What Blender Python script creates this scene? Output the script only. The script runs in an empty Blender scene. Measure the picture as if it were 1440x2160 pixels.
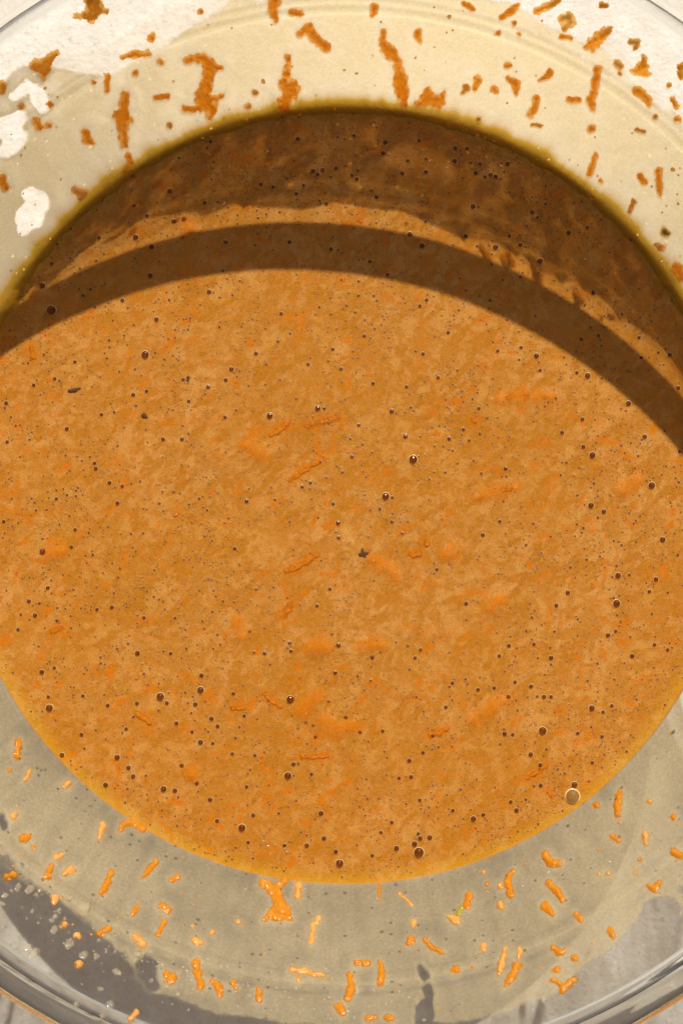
import bpy, math
import numpy as np
from mathutils import Vector

# ------------------------------------------------------------------ camera, sky, sun, exposure
scene = bpy.context.scene
COL = scene.collection
D = 0.375                      # camera height above the batter, metres
F = 3631.0                     # focal length in photo pixels (1440 wide)
CX, CY = -0.0008, -0.0036
cam_data = bpy.data.cameras.new('camera')
cam = bpy.data.objects.new('camera', cam_data)
COL.objects.link(cam)
cam.location = (CX, CY, D)
cam.rotation_euler = (0, 0, 0)
cam_data.sensor_fit = 'HORIZONTAL'
cam_data.sensor_width = 36.0
cam_data.lens = 36.0 * F / 1440.0
cam_data.clip_start = 0.005
cam_data.clip_end = 50.0
cam_data.dof.use_dof = True
cam_data.dof.focus_distance = D - 0.006
cam_data.dof.aperture_fstop = 40.0
scene.camera = cam

SUN_VEC = Vector((0.0129, 0.0640, 0.0480)).normalized()     # towards the sun
SUN_EL = math.asin(SUN_VEC.z)
SUN_AZ = math.atan2(SUN_VEC.x, SUN_VEC.y)
world = bpy.data.worlds.new('World')
scene.world = world
world.use_nodes = True
wn = world.node_tree.nodes
wn.clear()
w_out = wn.new('ShaderNodeOutputWorld')
w_bg = wn.new('ShaderNodeBackground')
w_sky = wn.new('ShaderNodeTexSky')
w_sky.sky_type = 'NISHITA'
w_sky.sun_disc = False
w_sky.sun_elevation = SUN_EL
w_sky.sun_rotation = SUN_AZ
w_sky.air_density = 1.0
w_sky.dust_density = 6.0
w_sky.ozone_density = 0.3
w_bg.inputs['Strength'].default_value = 0.05
world.node_tree.links.new(w_sky.outputs[0], w_bg.inputs['Color'])
world.node_tree.links.new(w_bg.outputs[0], w_out.inputs['Surface'])

sun_data = bpy.data.lights.new('sun', 'SUN')
sun_data.energy = 5.0
sun_data.angle = math.radians(0.5)
sun_data.color = (1.0, 0.94, 0.85)
sun = bpy.data.objects.new('sun', sun_data)
COL.objects.link(sun)
sun.rotation_euler = SUN_VEC.to_track_quat('Z', 'Y').to_euler()
sun.location = SUN_VEC * 2.0

scene.view_settings.view_transform = 'Standard'
scene.view_settings.look = 'None'
scene.view_settings.exposure = 0.12
scene.view_settings.gamma = 1.0
scene.view_settings.use_curve_mapping = False
scene.render.engine = 'CYCLES'
scene.cycles.use_denoising = True
scene.cycles.max_bounces = 16
scene.cycles.transparent_max_bounces = 40
scene.cycles.transmission_bounces = 14
scene.cycles.caustics_refractive = False
scene.cycles.caustics_reflective = False
scene.cycles.sample_clamp_indirect = 6.0

RNG = np.random.RandomState(7)
PX = 0.085 / 823.0             # metres per photo pixel on the batter


# ------------------------------------------------------------------ numpy helpers
def vnoise(x, y, seed=0):
    """smooth value noise in 0..1"""
    xi = np.floor(x).astype(np.int64)
    yi = np.floor(y).astype(np.int64)
    xf = x - xi
    yf = y - yi

    def h(a, b):
        n = (a * 374761393 + b * 668265263 + seed * 1442695041) & 0xFFFFFFFF
        n = ((n ^ (n >> 13)) * 1274126177) & 0xFFFFFFFF
        n = n ^ (n >> 16)
        return (n & 0xFFFFFF) / float(0xFFFFFF)
    u = xf * xf * (3 - 2 * xf)
    v = yf * yf * (3 - 2 * yf)
    return (h(xi, yi) * (1 - u) + h(xi + 1, yi) * u) * (1 - v) + (h(xi, yi + 1) * (1 - u) + h(xi + 1, yi + 1) * u) * v


def fbm(x, y, seed=0, octaves=4):
    s = 0.0
    a = 0.5
    t = 0.0
    for k in range(octaves):
        s = s + a * vnoise(x * 2 ** k, y * 2 ** k, seed + k * 17)
        t += a
        a *= 0.5
    return s / t


def sstep(a, b, x):
    t = np.clip((x - a) / (b - a), 0, 1)
    return t * t * (3 - 2 * t)


def capsule_sdf(x, y, pts, k=5.0):
    """smooth union of round cones along a list of (x, y, r); a None breaks the chain"""
    d = None
    prev = None
    for p in pts:
        if p is None:
            prev = None
            continue
        if prev is None:
            e = np.hypot(x - p[0], y - p[1]) - p[2]
        else:
            ax, ay, ar = prev
            bx, by, br = p
            lx, ly = bx - ax, by - ay
            L = lx * lx + ly * ly + 1e-9
            t = np.clip(((x - ax) * lx + (y - ay) * ly) / L, 0, 1)
            e = np.hypot(x - ax - t * lx, y - ay - t * ly) - (ar + (br - ar) * t)
        if d is None:
            d = e
        else:
            h = np.clip(0.5 + 0.5 * (d - e) / k, 0, 1)
            d = d * (1 - h) + e * h - k * h * (1 - h)
        prev = p
    return d


# ------------------------------------------------------------------ bowl profile (radius of the inner wall at height z)
Z_FLOOR = -0.0325
Z_RIM = 0.0418
GLASS = 0.0042
Z_TABLE = -0.0400


def wall_r0(z):
    return 0.085 + 0.65 * z - 1.56 * z * z


def wall_r(z):
    # two shallow moulded steps run round the inside of the wall
    b1 = np.exp(-((z - 0.0235) / 0.00075) ** 2)
    b2 = np.exp(-((z - 0.0258) / 0.0006) ** 2)
    return wall_r0(z) - 0.00028 * b1 - 0.00020 * b2


def wall_slope(z):
    e = 2e-4
    return (wall_r(z + e) - wall_r(z - e)) / (2 * e)


def px_to_plane(px, py, z=0.0):
    t = (D - z) / F
    return CX + (px - 720.0) * t, CY - (py - 1080.0) * t


def px_to_wall(px, py):
    """point of the inner wall that a photo pixel looks at"""
    px = np.asarray(px, float)
    py = np.asarray(py, float)
    lo = np.full(px.shape, -0.004)
    hi = np.full(px.shape, 0.055)
    for _ in range(40):
        m = (lo + hi) / 2
        X, Y = px_to_plane(px, py, m)
        g = np.hypot(X, Y) - wall_r0(m)
        lo = np.where(g > 0, m, lo)
        hi = np.where(g > 0, hi, m)
    z = (lo + hi) / 2
    X, Y = px_to_plane(px, py, z)
    return X, Y, z


def to_px(X, Y, Z):
    t = F / (D - Z)
    return 720 + (X - CX) * t, 1080 - (Y - CY) * t


def wall_point(theta, z, off):
    """point at distance off inside the wall surface"""
    s = wall_slope(z)
    n = np.sqrt(1 + s * s)
    r = wall_r(z) - off / n
    return r * np.cos(theta), r * np.sin(theta), z + off * s / n


# ------------------------------------------------------------------ objects and materials helpers
def mesh_obj(name, verts, faces, mats, parent=None, smooth=True, attrs=None, mat_idx=None):
    me = bpy.data.meshes.new(name)
    me.from_pydata([tuple(v) for v in verts], [], [tuple(f) for f in faces])
    for m in mats:
        me.materials.append(m)
    if smooth:
        me.polygons.foreach_set('use_smooth', [True] * len(me.polygons))
    if mat_idx is not None:
        me.polygons.foreach_set('material_index', [int(i) for i in mat_idx])
    for an, av in (attrs or {}).items():
        a = me.attributes.new(an, 'FLOAT', 'POINT')
        a.data.foreach_set('value', np.asarray(av, np.float32))
    me.update()
    o = bpy.data.objects.new(name, me)
    COL.objects.link(o)
    o.parent = parent
    return o


def empty(name, loc):
    o = bpy.data.objects.new(name, None)
    COL.objects.link(o)
    o.location = loc
    o.empty_display_size = 0.01
    return o


def tag(o, label=None, cat=None, group=None, kind=None):
    if label:
        o['label'] = label
    if cat:
        o['category'] = cat
    if group:
        o['group'] = group
    if kind:
        o['kind'] = kind
    return o


def new_mat(name):
    m = bpy.data.materials.new(name)
    m.use_nodes = True
    m.node_tree.nodes.clear()
    N = m.node_tree.nodes
    L = m.node_tree.links
    out = N.new('ShaderNodeOutputMaterial')
    return m, N, L, out


def attr_node(N, name):
    a = N.new('ShaderNodeAttribute')
    a.attribute_name = name
    return a.outputs['Fac']


def noise_node(N, L, scale, detail=3.0, rough=0.55, coord=None):
    t = N.new('ShaderNodeTexNoise')
    t.inputs['Scale'].default_value = scale
    t.inputs['Detail'].default_value = detail
    t.inputs['Roughness'].default_value = rough
    if coord is not None:
        L.new(coord, t.inputs['Vector'])
    return t.outputs['Fac']


def mix_col(N, L, fac, a, b):
    m = N.new('ShaderNodeMix')
    m.data_type = 'RGBA'
    for sock, v in ((m.inputs[0], fac), (m.inputs[6], a), (m.inputs[7], b)):
        if isinstance(v, (int, float)):
            sock.default_value = v
        elif isinstance(v, tuple):
            sock.default_value = (*v, 1)
        else:
            L.new(v, sock)
    return m.outputs[2]


def math_node(N, L, op, a, b=0.0, clamp=False):
    m = N.new('ShaderNodeMath')
    m.operation = op
    m.use_clamp = clamp
    for sock, v in ((m.inputs[0], a), (m.inputs[1], b)):
        if isinstance(v, (int, float)):
            sock.default_value = v
        else:
            L.new(v, sock)
    return m.outputs[0]


def map_range(N, L, v, a, b, c=0.0, d=1.0):
    m = N.new('ShaderNodeMapRange')
    L.new(v, m.inputs[0])
    for i, q in enumerate((a, b, c, d)):
        m.inputs[i + 1].default_value = q
    return m.outputs[0]


def bump_node(N, L, height, strength, dist, normal=None):
    b = N.new('ShaderNodeBump')
    b.inputs['Strength'].default_value = strength
    b.inputs['Distance'].default_value = dist
    L.new(height, b.inputs['Height'])
    if normal is not None:
        L.new(normal, b.inputs['Normal'])
    return b.outputs[0]


def fresnel_node(N, L, ior):
    """the same reflectance on both sides of a thin sheet"""
    g = N.new('ShaderNodeNewGeometry')
    fr = N.new('ShaderNodeFresnel')
    L.new(map_range(N, L, g.outputs['Backfacing'], 0.0, 1.0, ior, 1.0 / ior), fr.inputs['IOR'])
    return fr


def obj_coord(N):
    return N.new('ShaderNodeTexCoord').outputs['Object']


# ---- glass: clear thin walls let light through, the thick lip refracts
def mat_wall_glass():
    m, N, L, out = new_mat('clear_glass_wall')
    tr = N.new('ShaderNodeBsdfTransparent')
    tr.inputs['Color'].default_value = (0.985, 0.99, 0.985, 1)
    gl = N.new('ShaderNodeBsdfGlossy')
    gl.inputs['Roughness'].default_value = 0.02
    fr = fresnel_node(N, L, 1.28)
    c = obj_coord(N)
    nm = bump_node(N, L, noise_node(N, L, 60, 2, 0.5, c), 0.25, 0.0006)
    L.new(nm, gl.inputs['Normal'])
    mx = N.new('ShaderNodeMixShader')
    L.new(fr.outputs[0], mx.inputs[0])
    L.new(tr.outputs[0], mx.inputs[1])
    L.new(gl.outputs[0], mx.inputs[2])
    L.new(mx.outputs[0], out.inputs['Surface'])
    return m


def mat_rim_glass():
    m, N, L, out = new_mat('solid_glass_lip')
    g = N.new('ShaderNodeBsdfGlass')
    g.inputs['IOR'].default_value = 1.48
    g.inputs['Roughness'].default_value = 0.0
    g.inputs['Color'].default_value = (0.97, 0.98, 0.97, 1)
    c = obj_coord(N)
    nm = bump_node(N, L, noise_node(N, L, 90, 2, 0.5, c), 0.3, 0.0006)
    L.new(nm, g.inputs['Normal'])
    L.new(g.outputs[0], out.inputs['Surface'])
    return m


def mat_batter():
    m, N, L, out = new_mat('carrot_batter')
    p = N.new('ShaderNodeBsdfPrincipled')
    c = obj_coord(N)
    carrot = attr_node(N, 'carrot')
    deep = attr_node(N, 'deep')
    fine = map_range(N, L, noise_node(N, L, 2700, 4, 0.7, c), 0.32, 0.70)
    mid = math_node(N, L, 'ADD', map_range(N, L, noise_node(N, L, 420, 4, 0.6, c), 0.25, 0.8, 0.15, 0.65), map_range(N, L, noise_node(N, L, 26, 3, 0.5, c), 0.35, 0.65, -0.2, 0.35), True)
    froth = mix_col(N, L, fine, (0.51, 0.236, 0.050), (0.70, 0.382, 0.122))
    clear = mix_col(N, L, fine, (0.44, 0.178, 0.014), (0.60, 0.280, 0.052))
    base = mix_col(N, L, mid, clear, froth)
    base = mix_col(N, L, deep, base, mix_col(N, L, fine, (0.40, 0.144, 0.003), (0.51, 0.194, 0.012)))
    base = mix_col(N, L, carrot, base, mix_col(N, L, fine, (0.54, 0.150, 0.002), (0.64, 0.205, 0.006)))
    base = mix_col(N, L, attr_node(N, 'yolk'), base, mix_col(N, L, fine, (0.40, 0.200, 0.006), (0.52, 0.28, 0.016)))
    L.new(base, p.inputs['Base Color'])
    p.inputs['Roughness'].default_value = 0.22
    p.inputs['IOR'].default_value = 1.36
    p.inputs['Specular IOR Level'].default_value = 0.35
    p.subsurface_method = 'RANDOM_WALK'
    L.new(math_node(N, L, 'MULTIPLY', attr_node(N, 'soft'), 0.8), p.inputs['Subsurface Weight'])
    p.inputs['Subsurface Radius'].default_value = (1.0, 0.80, 0.20)
    p.inputs['Subsurface Scale'].default_value = 0.0018
    v = N.new('ShaderNodeTexVoronoi')
    v.inputs['Scale'].default_value = 2300
    L.new(c, v.inputs['Vector'])
    n1 = bump_node(N, L, v.outputs['Distance'], 0.25, 0.00012)
    n2 = bump_node(N, L, noise_node(N, L, 300, 2, 0.5, c), 0.12, 0.0003, n1)
    L.new(n2, p.inputs['Normal'])
    L.new(p.outputs[0], out.inputs['Surface'])
    return m


def mat_film():
    m, N, L, out = new_mat('batter_film')
    c = obj_coord(N)
    alpha = attr_node(N, 'alpha')
    ochre = attr_node(N, 'ochre')
    fine = noise_node(N, L, 1500, 3, 0.6, c)
    cream = mix_col(N, L, map_range(N, L, fine, 0.3, 0.7), (0.80, 0.665, 0.400), (0.88, 0.770, 0.530))
    ramp = N.new('ShaderNodeValToRGB')
    ramp.color_ramp.elements[0].position = 0.0
    ramp.color_ramp.elements[0].color = (1, 1, 1, 1)
    e = ramp.color_ramp.elements
    e[1].position = 1.0
    e[1].color = (0.48, 0.215, 0.018, 1)
    mid = e.new(0.5)
    mid.color = (0.72, 0.43, 0.035, 1)
    L.new(ochre, ramp.inputs[0])
    colr = mix_col(N, L, math_node(N, L, 'MULTIPLY', ochre, 2.0, True), cream, ramp.outputs[0])
    nm = bump_node(N, L, noise_node(N, L, 350, 4, 0.6, c), 0.35, 0.0005)
    di = N.new('ShaderNodeBsdfDiffuse')
    tl = N.new('ShaderNodeBsdfTranslucent')
    L.new(colr, di.inputs['Color'])
    L.new(colr, tl.inputs['Color'])
    L.new(nm, di.inputs['Normal'])
    sc = N.new('ShaderNodeMixShader')
    L.new(math_node(N, L, 'MULTIPLY', math_node(N, L, 'SUBTRACT', 1.0, math_node(N, L, 'MULTIPLY', ochre, ochre), True), 0.79), sc.inputs[0])
    L.new(di.outputs[0], sc.inputs[1])
    L.new(tl.outputs[0], sc.inputs[2])
    tr = N.new('ShaderNodeBsdfTransparent')
    tint = mix_col(N, L, ochre, (1.0, 0.84, 0.50), (0.70, 0.40, 0.04))
    tint = mix_col(N, L, math_node(N, L, 'MULTIPLY', alpha, alpha), (1.0, 1.0, 1.0), tint)   # the thicker the film the more it tints
    L.new(tint, tr.inputs['Color'])
    vo = N.new('ShaderNodeTexVoronoi')                  # tiny trapped air bubbles: clear spots in the film
    vo.inputs['Scale'].default_value = 520
    L.new(c, vo.inputs['Vector'])
    sep = N.new('ShaderNodeSeparateColor')
    L.new(vo.outputs['Color'], sep.inputs[0])
    rad = map_range(N, L, sep.outputs[0], 0.45, 1.0, 0.0, 0.24)
    spot = math_node(N, L, 'LESS_THAN', vo.outputs['Distance'], rad)
    fa = math_node(N, L, 'MULTIPLY', alpha, map_range(N, L, fine, 0.25, 0.75, 0.9, 1.08), True)
    fa = math_node(N, L, 'MULTIPLY', fa, map_range(N, L, spot, 0.0, 1.0, 1.0, 0.3), True)
    a = N.new('ShaderNodeMixShader')
    L.new(fa, a.inputs[0])
    L.new(tr.outputs[0], a.inputs[1])
    L.new(sc.outputs[0], a.inputs[2])
    gl = N.new('ShaderNodeBsdfGlossy')
    gl.inputs['Roughness'].default_value = 0.16
    L.new(nm, gl.inputs['Normal'])
    fr = fresnel_node(N, L, 1.33)
    g = N.new('ShaderNodeMixShader')
    ff = math_node(N, L, 'MULTIPLY', fr.outputs[0], math_node(N, L, 'MULTIPLY', alpha, math_node(N, L, 'SUBTRACT', 0.6, math_node(N, L, 'MULTIPLY', ochre, 0.48))), True)
    L.new(ff, g.inputs[0])
    L.new(a.outputs[0], g.inputs[1])
    L.new(gl.outputs[0], g.inputs[2])
    L.new(g.outputs[0], out.inputs['Surface'])
    return m


def mat_shred(name, col_a, col_b, trans=0.45, gloss_rough=0.14, coat=None):
    m, N, L, out = new_mat(name)
    c = obj_coord(N)
    edge = attr_node(N, 'edge')
    f = map_range(N, L, noise_node(N, L, 520, 4, 0.65, c), 0.3, 0.7)
    colr = mix_col(N, L, f, col_a, col_b)
    if coat is not None:
        colr = mix_col(N, L, math_node(N, L, 'MULTIPLY', edge, 0.9), colr, coat)
        colr = mix_col(N, L, map_range(N, L, noise_node(N, L, 700, 4, 0.7, c), 0.5, 0.7, 0.0, 0.7), colr, coat)
    if coat is None:                                    # batter clings to the shred in patches
        cling = map_range(N, L, noise_node(N, L, 330, 4, 0.7, c), 0.55, 0.75, 0.0, 0.5)
        colr = mix_col(N, L, cling, colr, (0.80, 0.60, 0.30))
    nm = bump_node(N, L, noise_node(N, L, 900, 3, 0.6, c), 0.6, 0.0005)
    di = N.new('ShaderNodeBsdfDiffuse')
    tl = N.new('ShaderNodeBsdfTranslucent')
    for n in (di, tl):
        L.new(colr, n.inputs['Color'])
        L.new(nm, n.inputs['Normal'])
    sc = N.new('ShaderNodeMixShader')
    sc.inputs[0].default_value = trans
    L.new(di.outputs[0], sc.inputs[1])
    L.new(tl.outputs[0], sc.inputs[2])
    tr = N.new('ShaderNodeBsdfTransparent')
    tr.inputs['Color'].default_value = (0.98, 0.78, 0.45, 1) if coat is None else (1, 1, 1, 1)
    thin = N.new('ShaderNodeMixShader')                 # the ragged margin of a shred is thin and see-through
    L.new(math_node(N, L, 'MULTIPLY', edge, 0.86 if coat is None else 1.0), thin.inputs[0])
    L.new(sc.outputs[0], thin.inputs[1])
    L.new(tr.outputs[0], thin.inputs[2])
    gl = N.new('ShaderNodeBsdfGlossy')
    gl.inputs['Roughness'].default_value = gloss_rough
    L.new(nm, gl.inputs['Normal'])
    fr = fresnel_node(N, L, 1.38)
    g = N.new('ShaderNodeMixShader')
    L.new(math_node(N, L, 'MULTIPLY', fr.outputs[0], math_node(N, L, 'SUBTRACT', 1.0, edge)), g.inputs[0])
    L.new(thin.outputs[0], g.inputs[1])
    L.new(gl.outputs[0], g.inputs[2])
    L.new(g.outputs[0], out.inputs['Surface'])
    return m


def mat_principled(name, col, rough=0.1, spec=0.5, sss=0.0, coat=0.0, noise=None, trans=0.0):
    m, N, L, out = new_mat(name)
    p = N.new('ShaderNodeBsdfPrincipled')
    c = obj_coord(N)
    f = map_range(N, L, noise_node(N, L, noise or 800, 3, 0.6, c), 0.3, 0.7)
    lo = tuple(v * 0.75 for v in col)
    hi = tuple(min(1, v * 1.2) for v in col)
    L.new(mix_col(N, L, f, lo, hi), p.inputs['Base Color'])
    p.inputs['Roughness'].default_value = rough
    p.inputs['Specular IOR Level'].default_value = spec
    p.inputs['Subsurface Weight'].default_value = sss
    p.inputs['Subsurface Scale'].default_value = 0.001
    p.inputs['Coat Weight'].default_value = coat
    p.inputs['Coat Roughness'].default_value = 0.03
    p.inputs['Transmission Weight'].default_value = trans
    L.new(p.outputs[0], out.inputs['Surface'])
    return m


def mat_clear_drop(name, colr, alpha, rough=0.05):
    """a thin wet skin: part see-through, part milky, with a sharp gloss"""
    m, N, L, out = new_mat(name)
    c = obj_coord(N)
    f = map_range(N, L, noise_node(N, L, 900, 2, 0.5, c), 0.3, 0.7, alpha * 0.85, min(1.0, alpha * 1.15))
    tr = N.new('ShaderNodeBsdfTransparent')
    di = N.new('ShaderNodeBsdfDiffuse')
    tl = N.new('ShaderNodeBsdfTranslucent')
    di.inputs['Color'].default_value = (*colr, 1)
    tl.inputs['Color'].default_value = (*colr, 1)
    s = N.new('ShaderNodeMixShader')
    s.inputs[0].default_value = 0.5
    L.new(di.outputs[0], s.inputs[1])
    L.new(tl.outputs[0], s.inputs[2])
    a = N.new('ShaderNodeMixShader')
    L.new(f, a.inputs[0])
    L.new(tr.outputs[0], a.inputs[1])
    L.new(s.outputs[0], a.inputs[2])
    gl = N.new('ShaderNodeBsdfGlossy')
    gl.inputs['Roughness'].default_value = rough
    fr = fresnel_node(N, L, 1.36)
    g = N.new('ShaderNodeMixShader')
    L.new(fr.outputs[0], g.inputs[0])
    L.new(a.outputs[0], g.inputs[1])
    L.new(gl.outputs[0], g.inputs[2])
    L.new(g.outputs[0], out.inputs['Surface'])
    return m


def mat_bubble(name='bubble_skin', lift=0.0):
    m, N, L, out = new_mat(name)
    c = obj_coord(N)
    f = map_range(N, L, noise_node(N, L, 3.0, 2, 0.5, c), 0.3, 0.7)
    tr = N.new('ShaderNodeBsdfTransparent')
    L.new(mix_col(N, L, f, (0.50 + lift, 0.36 + lift, 0.26 + lift), (0.64 + lift, 0.50 + lift, 0.38 + lift)), tr.inputs['Color'])
    gl = N.new('ShaderNodeBsdfGlossy')
    gl.inputs['Roughness'].default_value = 0.08
    fr = fresnel_node(N, L, 1.3)
    g = N.new('ShaderNodeMixShader')
    L.new(fr.outputs[0], g.inputs[0])
    L.new(tr.outputs[0], g.inputs[1])
    L.new(gl.outputs[0], g.inputs[2])
    L.new(g.outputs[0], out.inputs['Surface'])
    return m


def mat_table():
    m, N, L, out = new_mat('pale_speckled_table')
    p = N.new('ShaderNodeBsdfPrincipled')
    c = obj_coord(N)
    a = map_range(N, L, noise_node(N, L, 160, 5, 0.7, c), 0.35, 0.65)
    b = map_range(N, L, noise_node(N, L, 700, 4, 0.7, c), 0.55, 0.7)
    colr = mix_col(N, L, a, (0.72, 0.665, 0.59), (0.84, 0.80, 0.74))
    colr = mix_col(N, L, b, colr, (0.60, 0.54, 0.47))
    L.new(colr, p.inputs['Base Color'])
    p.inputs['Roughness'].default_value = 0.7
    L.new(bump_node(N, L, noise_node(N, L, 500, 4, 0.7, c), 0.4, 0.0006), p.inputs['Normal'])
    L.new(p.outputs[0], out.inputs['Surface'])
    return m


M_WALL = mat_wall_glass()
M_RIM = mat_rim_glass()
M_BATTER = mat_batter()
M_FILM = mat_film()
M_TABLE = mat_table()
M_SHRED = mat_shred('carrot_flesh', (0.90, 0.35, 0.012), (0.98, 0.49, 0.04), 0.68)
M_SHRED_PALE = mat_shred('pale_carrot_flesh', (0.84, 0.43, 0.10), (0.90, 0.54, 0.18), 0.5)
M_SHRED_WET = mat_shred('batter_coated_carrot', (0.60, 0.165, 0.003), (0.74, 0.24, 0.010), 0.2, 0.12, (0.55, 0.185, 0.016))
M_GREEN = mat_shred('green_carrot_skin', (0.42, 0.42, 0.02), (0.55, 0.50, 0.05), 0.5)
M_BUBBLE = mat_bubble()
M_BUBBLE_FINE = mat_bubble('fine_bubble_skin', 0.10)
M_GLINT = mat_clear_drop('bubble_glint', (0.8, 0.7, 0.5), 0.1, 0.12)
M_COLLAR = mat_principled('bubble_collar', (0.74, 0.43, 0.16), 0.3, 0.4, 0.3)
M_CLEARBUB = mat_clear_drop('clear_bubble_skin', (0.40, 0.27, 0.10), 0.45, 0.03)
M_FLECK = mat_principled('dark_spice', (0.12, 0.050, 0.018), 0.6, 0.05)
M_OLIVE = mat_shred('olive_spice', (0.20, 0.14, 0.03), (0.34, 0.25, 0.07), 0.5)
M_DOT = mat_clear_drop('tiny_air_bubble', (0.98, 0.95, 0.86), 0.12, 0.06)
M_DROP = mat_clear_drop('batter_drop', (0.72, 0.62, 0.44), 0.34, 0.08)
M_CRUMB = mat_shred('carrot_crumb', (0.80, 0.31, 0.03), (0.88, 0.45, 0.10), 0.5)

# ------------------------------------------------------------------ table
tb = mesh_obj('table_top', [(-0.7, -0.7, Z_TABLE), (0.7, -0.7, Z_TABLE), (0.7, 0.7, Z_TABLE), (-0.7, 0.7, Z_TABLE),
                            (-0.7, -0.7, Z_TABLE - .03), (0.7, -0.7, Z_TABLE - .03), (0.7, 0.7, Z_TABLE - .03), (-0.7, 0.7, Z_TABLE - .03)],
              [(0, 1, 2, 3), (7, 6, 5, 4), (0, 4, 5, 1), (1, 5, 6, 2), (2, 6, 7, 3), (3, 7, 4, 0)], [M_TABLE], smooth=False)
tag(tb, 'pale speckled table top under the glass bowl', 'table', kind='structure')


# ------------------------------------------------------------------ glass bowl
def lathe(name, prof, seg, mat, parent, closed=False):
    prof = np.asarray(prof, float)
    n = len(prof)
    th = np.arange(seg) * 2 * np.pi / seg
    V = np.zeros((seg, n, 3))
    V[:, :, 0] = prof[None, :, 0] * np.cos(th)[:, None]
    V[:, :, 1] = prof[None, :, 0] * np.sin(th)[:, None]
    V[:, :, 2] = prof[None, :, 1]
    faces = []
    last = n if closed else n - 1
    for i in range(seg):
        j = (i + 1) % seg
        for k in range(last):
            k2 = (k + 1) % n
            faces.append((i * n + k2, j * n + k2, j * n + k, i * n + k))
    return mesh_obj(name, V.reshape(-1, 3), faces, [mat], parent)


bowl = empty('glass_bowl', (0, 0, Z_TABLE))
tag(bowl, 'clear glass mixing bowl with thick rounded lip holding the batter', 'bowl')
OFF = Vector((0, 0, -Z_TABLE))


def under(o, root):
    o.parent = root
    o.location = Vector(o.location) - Vector(root.location)
    return o


zz = np.concatenate([np.linspace(-0.0285, 0.020, 30), np.linspace(0.0205, 0.0285, 60), np.linspace(0.029, Z_RIM, 10)])
inner = [(wall_r(z), z) for z in zz]
floor_in = [(0.0005, Z_FLOOR), (0.025, Z_FLOOR), (0.042, Z_FLOOR + 0.0003), (wall_r0(-0.0285) - 0.004, -0.0313), (wall_r0(-0.0285) - 0.001, -0.0298)]
outer = [(wall_r0(z) + GLASS, z) for z in np.linspace(Z_RIM, -0.0285, 50)]
floor_out = [(wall_r0(-0.0285) + 0.002, -0.0330), (0.054, -0.0370), (0.030, -0.0375), (0.0005, -0.0375)]
under(lathe('bowl_wall', floor_in + inner + outer + floor_out, 360, M_WALL, bowl), bowl)
foot = [(0.0545, -0.0374), (0.056, -0.0397), (0.057, -0.0399), (0.058, -0.0397), (0.0595, -0.0361), (0.057, -0.0365)]
under(lathe('foot_ring', foot, 240, M_WALL, bowl, True), bowl)
ri = float(wall_r(Z_RIM))


def spline(pts, n):
    """closed Catmull-Rom"""
    P = np.asarray(pts, float)
    m = len(P)
    out = []
    for i in range(m):
        p0, p1, p2, p3 = P[i - 1], P[i], P[(i + 1) % m], P[(i + 2) % m]
        for t in np.arange(n) / n:
            out.append(0.5 * ((2 * p1) + (-p0 + p2) * t + (2 * p0 - 5 * p1 + 4 * p2 - p3) * t ** 2 + (-p0 + 3 * p1 - 3 * p2 + p3) * t ** 3))
    return np.array(out)


rim_prof = spline([(ri + 0.0004, Z_RIM + 0.0004), (ri + 0.0008, 0.0435), (ri + 0.0014, 0.0453), (ri + 0.0024, 0.0470),
                   (ri + 0.0042, 0.0479), (ri + 0.0061, 0.0473), (ri + 0.0067, 0.0459), (ri + 0.0058, 0.0446),
                   (ri + 0.0048, 0.0435), (ri + 0.0040, Z_RIM + 0.0004), (ri + 0.0018, Z_RIM - 0.0030), (ri + 0.0010, Z_RIM - 0.0030)], 5)
under(lathe('rim', rim_prof, 480, M_RIM, bowl, True), bowl)

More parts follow.
